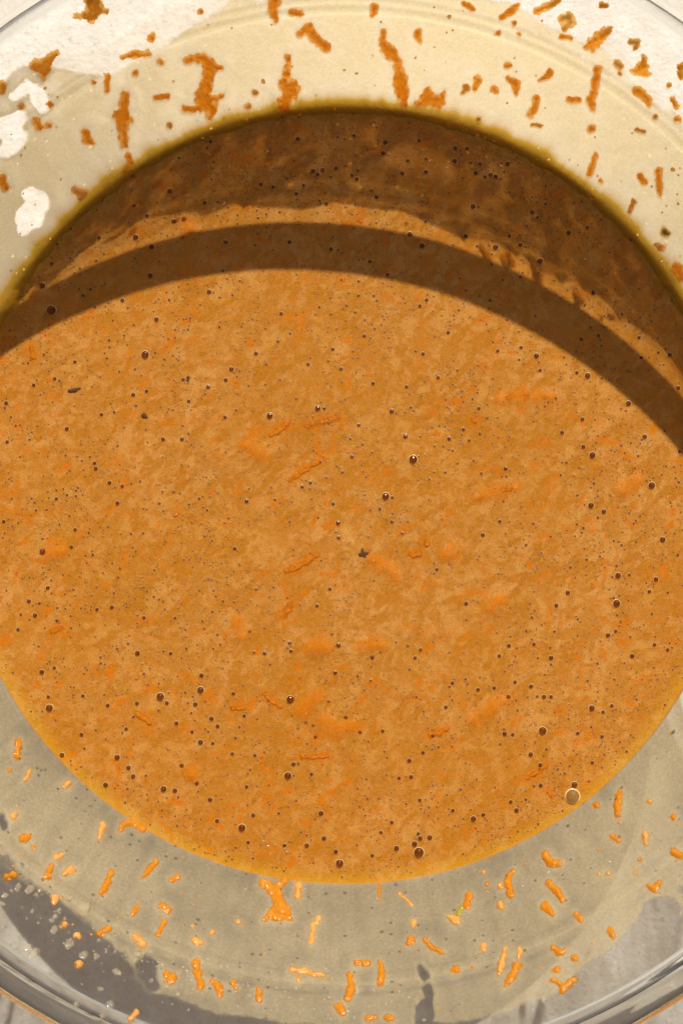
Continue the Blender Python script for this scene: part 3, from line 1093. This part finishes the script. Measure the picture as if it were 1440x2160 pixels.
body = mesh_obj('batter_body', Vall, faces, [M_BATTER], batter,
                attrs={'carrot': np.concatenate([carrot.ravel(), pad]), 'deep': np.concatenate([deep.ravel(), pad]), 'yolk': np.concatenate([yolk.ravel(), pad + 0.6]), 'soft': np.concatenate([(1 - sstep(0.955, 0.985, rr)).ravel(), pad])})
under(body, batter)

# ------------------------------------------------------------------ film of batter on the inner wall
NT, NZ = 1800, 104
th = np.arange(NT) * 2 * np.pi / NT
tz = np.linspace(0, 1, NZ)
TH, TT = np.meshgrid(th, tz, indexing='ij')
ZT = film_top(TH)
Z0 = -0.0006
ZZ = Z0 + TT * (ZT + 0.0007 - Z0)
fx, fy, fz = wall_point(TH, ZZ, 0.00022 + 0 * ZZ)
pxx, pyy = to_px(fx, fy, fz)
arc = TH * 0.1
alpha = 0.66 + 0.18 * (fbm(arc * 120, ZZ * 150, 31, 4) - 0.5) + 0.12 * (fbm(arc * 420, ZZ * 260, 41, 3) - 0.5)
far_side = fy > 0
far_w = sstep(-0.01, 0.03, fy)
alpha = alpha + 0.26 * far_w
ochre_x = np.zeros(ZZ.shape)
for (pts, mk, lab) in FARS + NEARS:
    P = [p for p in pts if p is not None]
    x0 = min(p[0] for p in P) - 80
    x1 = max(p[0] for p in P) + 80
    y0 = min(p[1] for p in P) - 80
    y1 = max(p[1] for p in P) + 80
    sel = (pxx > x0) & (pxx < x1) & (pyy > y0) & (pyy < y1)
    if not sel.any():
        continue
    d = capsule_sdf(pxx[sel], pyy[sel], pts, 6.0)
    rb = max(p[2] for p in P)
    k = min(1.0, rb / 11.0)
    alpha[sel] -= (0.62 * k) * far_w[sel] * sstep(0.0, 4.0, -d)          # a shred squeezes the film off the glass
    ochre_x[sel] = np.maximum(ochre_x[sel], 0.26 * k * far_w[sel] * np.exp(-(np.clip(d, 0, None) / 10.0) ** 2))
    # the film drains: thick right against a shred, thin in the lee of it
    alpha[sel] += 0.24 * k * np.exp(-(np.clip(d, 0, None) / 8.0) ** 2)
    alpha[sel] -= (0.08 + 0.06 * far_w[sel]) * k * np.exp(-((d - 24) / 13.0) ** 2) * sstep(0.35, 0.65, vnoise(pxx[sel] / 40, pyy[sel] / 40, 51))
# thin along the moulded steps, streaky upper reach
alpha += 0.16 * np.exp(-((ZZ - 0.0246) / 0.0006) ** 2) - 0.14 * np.exp(-((ZZ - 0.0268) / 0.0005) ** 2) - 0.08 * np.exp(-((ZZ - 0.0222) / 0.0004) ** 2)
wob = 0.25 + 1.5 * fbm(arc * 240, ZZ * 0 + 2.7, 33, 4)
ochre = np.exp(-np.clip(ZZ - 0.0002, 0, None) / ((0.0003 + 0.0021 * far_w) * wob)) * (0.45 + 0.55 * far_w)
ochre = np.maximum(ochre, ochre_x)
lpx, lpy = to_px(fx - SUN_VEC.x / SUN_VEC.z * fz, fy - SUN_VEC.y / SUN_VEC.z * fz, 0 * fz)   # where the shade of each bit of film falls
alpha -= 0.22 * np.exp(-((lpx - 900 - 0.0 * lpy) / 120) ** 2 - ((lpy - 335 - 0.25 * (lpx - 900)) / 26) ** 2) * far_w
alpha = alpha + (0.1 + 0.4 * far_w) * np.exp(-ZZ / 0.0014) + 0.06 * far_w * np.exp(-ZZ / 0.006) - 0.15 * (1 - far_w) * np.exp(-ZZ / 0.0035)
alpha -= 0.12 * sstep(0.020, 0.034, ZZ)
alpha = np.clip(alpha, 0.12, 0.985)
alpha *= 1 - 0.74 * far_w * sstep(-0.0003, 0.0008, ZZ - film_top(TH, 0.0))        # only a thin wash above the thick edge
alpha += (0.16 * (fbm(arc * 620, ZZ * 45, 37, 3) - 0.5) + 0.24 * (fbm(arc * 45, ZZ * 60, 39, 3) - 0.5)) * (1 - 0.75 * far_w)
alpha = np.clip(alpha, 0.0, 0.985)
smear = 0.34 * sstep(0.50, 0.80, fbm(arc * 55, ZZ * 620, 43, 4)) * sstep(0.35, 0.7, fbm(arc * 60, ZZ * 90, 47, 2)) * (1 - far_w)
for (pts, soft) in HOLES:
    P = [p for p in pts if p is not None]
    x0 = min(p[0] - p[2] for p in P) - 60
    x1 = max(p[0] + p[2] for p in P) + 60
    y0 = min(p[1] - p[2] for p in P) - 60
    y1 = max(p[1] + p[2] for p in P) + 60
    sel = (pxx > x0) & (pxx < x1) & (pyy > y0) & (pyy < y1)
    d = capsule_sdf(pxx[sel], pyy[sel], pts, 5.0) + (fbm(pxx[sel] / 18, pyy[sel] / 18, 61, 3) - 0.5) * np.where(pyy[sel] < 900, 9, 18)
    keepa = sstep(-soft, soft * 0.4, d)
    lip = 0.12 * np.exp(-((d - 5) / 4.0) ** 2)
    alpha[sel] = np.clip(alpha[sel] + lip, 0, 0.98) * keepa + np.minimum(smear[sel], alpha[sel]) * (1 - keepa)
alpha *= 1 - sstep(-0.0002, 0.0006, ZZ - ZT)
thick = 0.00022 + 0.00022 * alpha * (0.6 + 0.8 * fbm(arc * 500, ZZ * 420, 71, 3))
fx, fy, fz = wall_point(TH, ZZ, thick)
foot_in = 1 - (0.0001 + 0.0010 * far_w) * np.exp(-np.clip(ZZ, 0, None) / 0.0009) * wob / np.hypot(fx, fy)      # the film swells into the batter
fx, fy = fx * foot_in, fy * foot_in
FV = np.stack([fx.ravel(), fy.ravel(), fz.ravel()], 1)
ids = np.arange(NT * NZ).reshape(NT, NZ)
nxt = np.roll(ids, -1, axis=0)
Q = np.stack([ids[:, :-1], ids[:, 1:], nxt[:, 1:], nxt[:, :-1]], -1).reshape(-1, 4)
am = alpha.ravel()
Q = Q[am[Q].max(1) > 0.004]
film = mesh_obj('wall_film', FV, Q.tolist(), [M_FILM], batter, attrs={'alpha': am, 'ochre': ochre.ravel()})
film['label'] = 'thin cream coloured film of batter smeared up the glass'
under(film, batter)


# ------------------------------------------------------------------ bubbles
def dome_mesh(seg, rings, collar=True):
    V, Fq, mi = [], [], []
    V.append((0, 0, 0.78))
    for k in range(1, rings + 1):
        a = math.pi / 2 * k / rings
        for s in range(seg):
            t = 2 * math.pi * s / seg
            V.append((math.sin(a) * math.cos(t), math.sin(a) * math.sin(t), 0.08 + 0.70 * math.cos(a)))
    for s in range(seg):
        Fq.append((0, 1 + s, 1 + (s + 1) % seg))
        mi.append(0)
    for k in range(1, rings):
        for s in range(seg):
            p, q = 1 + (k - 1) * seg + s, 1 + (k - 1) * seg + (s + 1) % seg
            Fq.append((p, p + seg, q + seg, q))
            mi.append(0)
    prof = [(0.97, 0.16), (1.07, 0.18), (1.22, 0.06), (1.42, -0.10)]
    b0 = len(V)
    for (rr_, zz_) in prof:
        for s in range(seg):
            t = 2 * math.pi * s / seg
            V.append((rr_ * math.cos(t), rr_ * math.sin(t), zz_))
    for k in range(len(prof) - 1):
        for s in range(seg):
            p, q = b0 + k * seg + s, b0 + k * seg + (s + 1) % seg
            Fq.append((p, p + seg, q + seg, q))
            mi.append(1)
    # small disc added just off the dome, tilted to throw a sun glint
    hd = (SUN_VEC + Vector((0, 0, 1))).normalized()
    hu_ = hd.cross(Vector((1, 0, 0))).normalized()
    hv_ = hd.cross(hu_)
    b0 = len(V)
    cc = Vector((hd.x, hd.y, 0.08 + 0.70 * hd.z)) + hd * 0.05
    V.append(tuple(cc + hd * 0.01))
    for s in range(6):
        t = math.pi * s / 3
        V.append(tuple(cc + (hu_ * math.cos(t) + hv_ * math.sin(t)) * 0.17))
    for s in range(6):
        Fq.append((b0, b0 + 1 + s, b0 + 1 + (s + 1) % 6))
        mi.append(2)
    return np.array(V), Fq, mi


BIG = [(306, 748, 8), (488, 778, 5), (476, 801, 4.5), (439, 816, 4.5), (281, 832, 4.5), (569, 877, 6.5), (670, 861, 6), (684, 861, 3.5), (398, 846, 4),
       (214, 874, 4), (384, 926, 4.5), (344, 926, 4.5), (871, 969, 8.5), (813, 1047, 7.5), (827, 1049, 3.5), (801, 1073, 3.5), (231, 1018, 4.5),
       (258, 1025, 4), (202, 988, 4.5), (520, 1057, 4.5), (713, 1103, 5), (714, 1134, 4), (90, 1164, 6.5), (8, 1100, 4), (248, 1061, 4.5), (119, 1052, 4),
       (71, 812, 4), (13, 850, 4.5), (15, 932, 4), (141, 904, 4.5), (540, 745, 4.5), (108, 654, 9.5), (89, 602, 6.5), (317, 581, 5.5), (320, 520, 6),
       (286, 500, 6), (366, 466, 5), (388, 462, 5), (358, 402, 5.5), (476, 510, 5), (610, 510, 4.5), (698, 525, 4.5), (258, 633, 4.5), (441, 615, 5),
       (330, 673, 5), (593, 661, 4), (209, 501, 4.5), (283, 433, 4), (310, 454, 4.5), (432, 427, 4), (688, 429, 4.5),
       (864, 494, 5.5), (890, 518, 6), (1045, 521, 6), (1139, 550, 6), (997, 435, 5.5), (982, 497, 5), (1199, 490, 5.5), (1097, 516, 5), (1238, 479, 4),
       (1251, 616, 5), (1131, 750, 5.5), (1239, 792, 6), (1412, 748, 5), (1430, 818, 4.5), (1325, 851, 5.5), (1033, 633, 4), (945, 701, 4), (826, 867, 5),
       (1228, 884, 4.5), (1185, 912, 4.5), (1249, 960, 6.5), (1230, 942, 4.5), (1066, 988, 4.5), (1374, 1024, 7), (1246, 1066, 6), (1273, 1079, 5),
       (1397, 1138, 6), (1303, 1214, 6), (1197, 1250, 5), (1300, 1273, 7.5), (1383, 1222, 5), (1369, 1248, 4), (1018, 1128, 4.5), (1173, 1277, 4.5),
       (983, 1273, 4.5), (921, 1201, 3.5), (855, 920, 5), (977, 905, 4), (947, 925, 4.5), (1433, 952, 4), (1359, 921, 5),
       (101, 1240, 4.5), (236, 1281, 4.5), (61, 1268, 4.5), (74, 1298, 5), (290, 1378, 5.5), (88, 1418, 5.5), (104, 1494, 7.5), (338, 1470, 8), (423, 1456, 7),
       (425, 1425, 5), (412, 1486, 5), (227, 1488, 4.5), (352, 1483, 4.5), (102, 1470, 4), (175, 1468, 4), (289, 1484, 4.5), (446, 1516, 5), (459, 1532, 4.5),
       (423, 1566, 5.5), (405, 1544, 4), (612, 1476, 8), (247, 1598, 6), (271, 1620, 5), (281, 1638, 5), (223, 1656, 5.5), (345, 1665, 6.5), (369, 1668, 5),
       (415, 1653, 4.5), (443, 1687, 5), (383, 1615, 4.5), (607, 1637, 7.5), (619, 1612, 4.5), (490, 1590, 4), (172, 1550, 4.5), (372, 1526, 4.5),
       (266, 1538, 4), (131, 1593, 5), (677, 1716, 5.5), (534, 1720, 4.5), (458, 1732, 4.5), (510, 1747, 7.5), (716, 1822, 8), (683, 1769, 5), (708, 1797, 5),
       (647, 1784, 5), (836, 1790, 5.5), (874, 1781, 6), (883, 1799, 10), (886, 1769, 5), (906, 1767, 5.5), (998, 1728, 6), (1019, 1719, 4.5),
       (1089, 1710, 5), (1077, 1692, 4), (1064, 1548, 5), (1081, 1550, 4), (1144, 1542, 8), (1119, 1592, 5), (1139, 1614, 4.5), (1147, 1470, 4.5), (1162, 1470, 4),
       (1211, 1656, 6.5), (863, 1605, 5), (867, 1639, 4.5), (892, 1588, 4), (1072, 1470, 4.5), (1120, 1448, 4.5), (1248, 1494, 6), (1290, 1489, 4),
       (1162, 1388, 5), (1073, 1362, 4.5), (954, 1441, 4), (714, 1361, 5), (785, 1387, 4.5), (707, 1419, 4.5), (558, 1378, 4.5), (807, 1542, 4),
       (729, 1514, 4), (940, 1492, 4), (885, 1688, 4), (826, 1735, 4), (600, 1784, 4.5), (1008, 1455, 4), (1282, 1340, 5), (1333, 1384, 5), (1380, 1360, 4),
       (665, 1555, 3.5), (1140, 1657, 4.5), (955, 1710, 4), (785, 1805, 4), (520, 1660, 4),
       (746, 285, 4), (812, 300, 5), (808, 322, 5), (884, 295, 4), (960, 312, 5), (985, 312, 4), (958, 340, 5.5), (1012, 345, 4), (1034, 368, 5), (1045, 372, 5),
       (1070, 345, 5), (1003, 364, 5), (898, 362, 4.5), (848, 365, 4.5), (860, 338, 4), (660, 360, 5), (680, 358, 5), (670, 367, 4), (628, 292, 5), (550, 388, 4.5),
       (576, 394, 4), (640, 390, 3.5), (625, 408, 4), (794, 415, 4.5), (1122, 447, 4.5), (1133, 458, 3.5), (752, 377, 4.5), (742, 369, 4)]
CLEAR = (1207, 1680, 14)

d_v, d_f, d_m = dome_mesh(20, 6)
me_dome = bpy.data.meshes.new('bubble')
me_dome.from_pydata([tuple(v) for v in d_v], [], d_f)
me_dome.materials.append(M_BUBBLE)
me_dome.materials.append(M_COLLAR)
me_dome.materials.append(M_GLINT)
me_dome.polygons.foreach_set('use_smooth', [True] * len(me_dome.polygons))
me_dome.polygons.foreach_set('material_index', d_m)

bub = [(x, y, r_) for (x, y, r_) in BIG]
# many more small ones, in loose clusters
occ = {}


def free(x, y, r_):
    kx, ky = int(x // 24), int(y // 24)
    for i in range(kx - 1, kx + 2):
        for j in range(ky - 1, ky + 2):
            for (ox, oy, orr) in occ.get((i, j), ()):
                if (ox - x) ** 2 + (oy - y) ** 2 < (orr + r_ + 1.0) ** 2:
                    return False
    occ.setdefault((kx, ky), []).append((x, y, r_))
    return True


for b_ in bub + [CLEAR]:
    free(*b_)
small = []
tries = 0
while len(small) < 9000 and tries < 110000:
    tries += 1
    x, y = RNG.uniform(-110, 1570), RNG.uniform(220, 1870)
    dd = math.hypot(x - 728, y - 1045)
    if dd > 812:
        continue
    dens = float(fbm(np.array([x / 90.0]), np.array([y / 90.0]), 91, 3)[0])
    if RNG.rand() > 0.15 + 1.6 * max(0.0, dens - 0.30) + 0.25 * max(0, dd / 812 - 0.6):
        continue
    r_ = 1.1 + 0.75 * RNG.gamma(1.1, 0.75)
    r_ = min(r_, 3.9)
    if free(x, y, r_):
        small.append((x, y, r_))
small.sort(key=lambda q: -q[2])
n_obj = max(0, 296 - len(bub))
singles = bub + small[:n_obj]
rest = small[n_obj:]
for (x, y, r_) in singles:
    X, Y = px_to_plane(x, y)
    o = bpy.data.objects.new('bubble', me_dome)
    COL.objects.link(o)
    o.parent = batter
    k = r_ * PX * 1.05
    z = float(batter_z(np.array([X]), np.array([Y]))[0])
    o.location = Vector((X, Y, z - 0.12 * k)) - batter.location
    o.scale = (k, k, k)
s_v, s_f, s_m = dome_mesh(9, 3)
vs, fs, ms = [], [], []
n0 = 0
for (x, y, r_) in rest:
    X, Y = px_to_plane(x, y)
    z = float(batter_z(np.array([X]), np.array([Y]))[0])
    k = r_ * PX
    vs.append(s_v * k + np.array([X, Y, z - 0.12 * k]))
    fs += [tuple(i + n0 for i in f) for f in s_f]
    ms += s_m
    n0 += len(s_v)
fb = mesh_obj('small_bubbles', np.concatenate(vs), fs, [M_BUBBLE_FINE, M_COLLAR, M_GLINT], batter, mat_idx=ms)
fb['kind'] = 'stuff'
under(fb, batter)
# the one large clear bubble
c_v, c_f, c_m = dome_mesh(36, 12)
X, Y = px_to_plane(CLEAR[0], CLEAR[1])
k = CLEAR[2] * PX
cb = mesh_obj('bubble', c_v * k, c_f, [M_CLEARBUB, M_COLLAR, M_GLINT], batter, mat_idx=c_m)
cb.location = Vector((X, Y, 0.0)) - batter.location
cb['label'] = 'largest bubble, clear and see-through'

# ------------------------------------------------------------------ air bubbles, drops and crumbs in the wall film (far too many to count)


def blob_cloud(name, items, mat, seg=8, rings=3, attrs=False):
    V, Fq = [], []
    n0 = 0
    ed = []
    pv, pf, pm = dome_mesh(seg, rings)
    nn = 1 + seg * rings
    pv = pv[:nn]
    pf = [f for f, m_ in zip(pf, pm) if m_ == 0]
    for (x, y, r_, squash, st) in items:
        X, Y, z = px_to_wall(np.array([x]), np.array([y]))
        t = math.atan2(Y[0], X[0])
        s = float(wall_slope(z)[0])
        n = Vector((-math.cos(t), -math.sin(t), s)).normalized()
        u = Vector((-math.sin(t), math.cos(t), 0))
        v = n.cross(u)
        c = np.array(wall_point(t, float(z[0]), 0.00036))
        k = r_ * PX
        jit = 1 + RNG.uniform(-0.35, 0.35, (len(pv), 1)) * (1 if r_ > 3 else 0)
        P = pv * jit
        W = c + (P[:, :1] * np.array(u) + P[:, 1:2] * st * np.array(v) + P[:, 2:] * squash * np.array(n)) * k
        V.append(W)
        Fq += [tuple(i + n0 for i in f) for f in pf]
        n0 += len(pv)
        ed.append(np.full(len(pv), 0.25))
    o = mesh_obj(name, np.concatenate(V), Fq, [mat], batter, attrs={'edge': np.concatenate(ed)} if attrs else None)
    o['kind'] = 'stuff'
    return under(o, batter)


def wall_spots(n, cond, rmin, rmax, gam=1.3):
    out = []
    while len(out) < n:
        x, y = RNG.uniform(-30, 1470), RNG.uniform(-60, 2200)
        dd = math.hypot(x - 728, y - 1043)
        if dd < 835 or dd > 1125 or not cond(x, y, dd):
            continue
        r_ = min(rmax, rmin + 0.5 * RNG.gamma(gam, 0.7))
        out.append((x, y, r_))
    return out


dots = [(x, y, r_, 0.8, 1) for (x, y, r_) in wall_spots(500, lambda x, y, d: y < 800 and RNG.rand() < (1.0 if d < 1000 else 0.4), 0.75, 3.0)]
dots += [(x, y, r_, 0.9, 1) for (x, y, r_) in [(345, 331, 5), (172, 455, 3), (75, 512, 4), (31, 622, 3.5), (1127, 248, 4.5), (1275, 423, 4), (1290, 427, 3.5), (1333, 461, 3), (650, 231, 3.5), (300, 231, 3), (102, 530, 3), (358, 312, 3)]]
blob_cloud('film_bubbles', dots, M_DOT)
shaded_bubbles = [(x, y, r_, 0.5, 1) for (x, y, r_) in wall_spots(150, lambda x, y, d: y > 1480, 0.5, 1.8)]
shaded_bubbles += [(x, y, r_, 0.7, 1) for (x, y, r_) in [(188, 1702, 4), (1422, 1546, 5), (1303, 1688, 5), (836, 1869, 5), (855, 1886, 3), (76, 1621, 4), (84, 1626, 4), (93, 1625, 3.5), (990, 1879, 3), (1045, 1895, 3), (497, 1850, 3)]]
M_SHADED_BUBBLE = mat_principled('shaded_film_bubble', (0.16, 0.14, 0.09), 0.08, 0.5, 0.0, 0.5)  # air bubbles on the near wall, shade behind them put into their colour
blob_cloud('shaded_film_bubbles', shaded_bubbles, M_SHADED_BUBBLE)
drops = []
for k in range(170):
    a_ = RNG.rand()
    x = RNG.uniform(-10, 420) if a_ < 0.7 else RNG.uniform(420, 900)
    yb = 1045 + math.sqrt(max(0, 1090 ** 2 - (x - 728) ** 2))
    y = yb + RNG.normal(-15, 38)
    dd = math.hypot(x - 728, y - 1043)
    if dd < 1010 or dd > 1185:
        continue
    drops.append((x, y, 1.2 + RNG.gamma(1.1, 1.1), RNG.uniform(0.5, 0.8), RNG.uniform(0.8, 1.9)))
drops += [(x, y, r_, 0.6, s) for (x, y, r_, s) in [(35, 1876, 6, 2.0), (60, 1880, 7, 2.2), (8, 1893, 6, 1.3), (2, 1910, 6, 1), (145, 1995, 9, 1.4), (175, 2020, 8, 1.5), (70, 2015, 7, 2.2), (58, 2003, 5, 2), (245, 2055, 8, 1.0), (210, 2090, 6, 1), (232, 2122, 8, 1), (215, 2148, 6, 1), (160, 2122, 6, 1), (107, 1945, 5, 1.3)]]
blob_cloud('batter_drops', drops, M_DROP, 12, 4)
HALF = (SUN_VEC + Vector((0, 0, 1))).normalized()
M_GLINT_BEAD = mat_clear_drop('wet_bead', (0.8, 0.7, 0.5), 0.1, 0.10)  # flattened domes added as sparkles, turned to reflect the sun upwards
glint_spots = [(275, 1722), (295, 1726), (283, 1745), (570, 1845), (590, 1846), (606, 1846), (660, 1867), (540, 1888), (643, 1882), (590, 1960), (489, 1984), (492, 1994),
         (209, 1886), (119, 1812), (350, 2090), (459, 2108), (497, 2092), (540, 2124), (650, 2072), (672, 2064), (686, 2050), (905, 1992), (918, 1998), (933, 2012),
         (1105, 1875), (1185, 1822), (1171, 1833), (1192, 1902), (1230, 1944), (1307, 1777), (1215, 2030), (1205, 2084), (1191, 2098), (1093, 2121), (1093, 2106),
         (1085, 2069), (1096, 2025), (1124, 2009), (1386, 1876), (740, 2100), (722, 2126), (1290, 1823), (1160, 1846), (988, 1922), (1086, 1893), (796, 1902)]
for k in range(75):
    x = RNG.uniform(150, 900)
    glint_spots.append((x, 1043 + math.sqrt(1090 ** 2 - (x - 728) ** 2) + RNG.normal(-8, 14)))
for (pts_, mk_, lab_) in NEARS:
    q_ = [p for p in pts_ if p is not None][-1]
    if RNG.rand() < 0.7:
        glint_spots.append((q_[0] + RNG.uniform(-5, 4), q_[1] + RNG.uniform(-1, 6)))
top_glint_spots = [(527, 938), (541, 940), (547, 947), (655, 970), (648, 972), (698, 868), (940, 1150), (833, 1205), (812, 1196), (788, 1182), (672, 1352), (704, 1540), (710, 1543), (645, 1505),
             (905, 1008), (372, 1085), (26, 1460), (60, 1510), (555, 1775), (565, 1785), (600, 1790), (605, 1797), (580, 1782)]
for k in range(46):
    gx_, gy_ = ((805, 300), (812, 322), (960, 312), (958, 342), (1020, 350), (1034, 370), (905, 345), (1070, 347))[k % 8]
    top_glint_spots.append((gx_ + RNG.normal(0, 13), gy_ + RNG.normal(0, 9)))
pv, pf, pm = dome_mesh(9, 3)
pv = pv[:1 + 27]
pf = [f for f, m_ in zip(pf, pm) if m_ == 0]
hu = HALF.cross(Vector((1, 0, 0))).normalized()
hv = HALF.cross(hu)
Vb, Fb = [], []
for i, (x, y) in enumerate(glint_spots + top_glint_spots):
    if i < len(glint_spots):
        X, Y, z = px_to_wall(np.array([x]), np.array([y]))
        t = math.atan2(Y[0], X[0])
        c0 = np.array(wall_point(t, float(z[0]), 0.00075))
    else:
        X, Y = px_to_plane(x, y)
        c0 = np.array([X, Y, float(batter_z(np.array([X]), np.array([Y]))[0]) + 0.00028])
    k = RNG.uniform(1.4, 3.2) * PX
    n_ = (HALF + Vector(RNG.normal(0, 0.05, 3))).normalized()
    W = c0 + (pv[:, :1] * np.array(hu) + pv[:, 1:2] * np.array(hv) + (pv[:, 2:] - 0.5) * 0.22 * np.array(n_)) * k
    Fb += [tuple(j + len(pv) * i for j in f) for f in pf]
    Vb.append(W)
wb = mesh_obj('glint_beads', np.concatenate(Vb), Fb, [M_GLINT_BEAD], batter)
wb['kind'] = 'stuff'
under(wb, batter)
crumbs = [(x, y, r_ * 1.4, 0.6, RNG.uniform(0.7, 1.6)) for (x, y, r_) in wall_spots(150, lambda x, y, d: True, 1.2, 3.6)]
blob_cloud('carrot_crumbs', crumbs, M_CRUMB, 10, 3, True)

# ------------------------------------------------------------------ carrot shreds, each a thing of its own
MK = {'n': M_SHRED, 'p': M_SHRED_PALE}


NICK = {'far': [], 'near': [], 'top': []}


def short_name(lab):
    """the noun phrase of a label: everything up to the first word that says where"""
    out = []
    for w in lab.split():
        if w in ('on', 'at', 'in', 'above', 'under', 'beside', 'near', 'across', 'between', 'low', 'high', 'just', 'running', 'standing', 'sitting', 'crossing',
                 'below', 'with', 'floating', 'lying', 'breaking', 'next', 'straddling', 'glowing', 'left'):
            break
        out.append(w)
    return ' '.join(out)


def centre(pts):
    P = [p for p in pts if p is not None]
    return sum(p[0] for p in P) / len(P), sum(p[1] for p in P) / len(P)


for side_, lst_ in (('far', FARS), ('near', NEARS)):
    for (pts, mk, lab) in lst_:
        if lab:
            NICK[side_].append((*centre(pts), short_name(lab)))
for (pts, lab) in SURF:
    if lab:
        NICK['top'].append((*centre(pts), short_name(lab)))


def default_label(pts, mk, side):
    P = [p for p in pts if p is not None]
    ext = math.hypot(max(p[0] for p in P) - min(p[0] for p in P), max(p[1] for p in P) - min(p[1] for p in P))
    if side == 'top':
        kind = 'sunken carrot shred'
    elif mk == 'p':
        kind = 'pale carrot bit'
    elif ext > 24:
        kind = 'slender carrot shred'
    elif ext > 6:
        kind = 'stubby carrot bit'
    else:
        kind = 'small round carrot bit'
    x, y = centre(pts)
    near = sorted(NICK[side], key=lambda q: (q[0] - x) ** 2 + (q[1] - y) ** 2)
    a_, b_ = near[0], near[1]
    # between two of them when it lies between, else beside the nearest
    dot = (a_[0] - x) * (b_[0] - x) + (a_[1] - y) * (b_[1] - y)
    lab = f'{kind} between the {a_[2]} and {b_[2]}' if dot < 0 else f'{kind} beside the {a_[2]}'
    if len(lab.split()) > 16:
        lab = f'{kind} beside the {a_[2]}'
    wall = {'far': 'the backlit wall', 'near': 'the front lit wall', 'top': 'the batter'}[side]
    return lab, kind + 's on ' + wall


for side, lst in (('far', FARS), ('near', NEARS)):
    for i, (pts, mk, lab) in enumerate(lst):
        o = build_shred('carrot_shred', pts, MK[mk], 1000 + i * 7 + (500 if side == 'near' else 0), 'wall', 7.5 if side == 'far' else 9.0)
        if o is None:
            continue
        dl, dg = default_label(pts, mk, side)
        tag(o, lab or dl, 'carrot shred', dg if lab is None else 'large carrot shreds on the bowl wall')
o = build_shred('carrot_skin', [(974, 1918, 3), (967, 1929, 4), (962, 1934, 3)], M_GREEN, 4321, 'wall', 5)
tag(o, 'tiny green bit of carrot top beside the orange shred', 'carrot top')
o = build_shred('spice_fleck', [(1403, 486, 8), (1410, 492, 6)], M_OLIVE, 4322, 'wall', 8)
tag(o, 'dark olive round spice fleck alone in the pale film', 'spice fleck')
for i, (pts, lab) in enumerate(SURF):
    o = build_shred('carrot_shred', pts, M_SHRED_WET, 3000 + i * 5, 'top', 1.3, 0.00003, 0.6)
    if o is None:
        continue
    dl, dg = default_label(pts, 'n', 'top')
    tag(o, lab or dl, 'carrot shred', dg if lab is None else 'large carrot shreds on the batter')
for i, (pts, lab) in enumerate(FLECKS):
    o = build_shred('spice_fleck', [None if p is None else (p[0], p[1], p[2] * 0.55) for p in pts], M_FLECK, 3900 + i * 5, 'top', 2.0, 0.00002)
    if o is not None:
        tag(o, lab, 'spice fleck', 'dark flecks on the batter')
print('objects', len(bpy.data.objects))
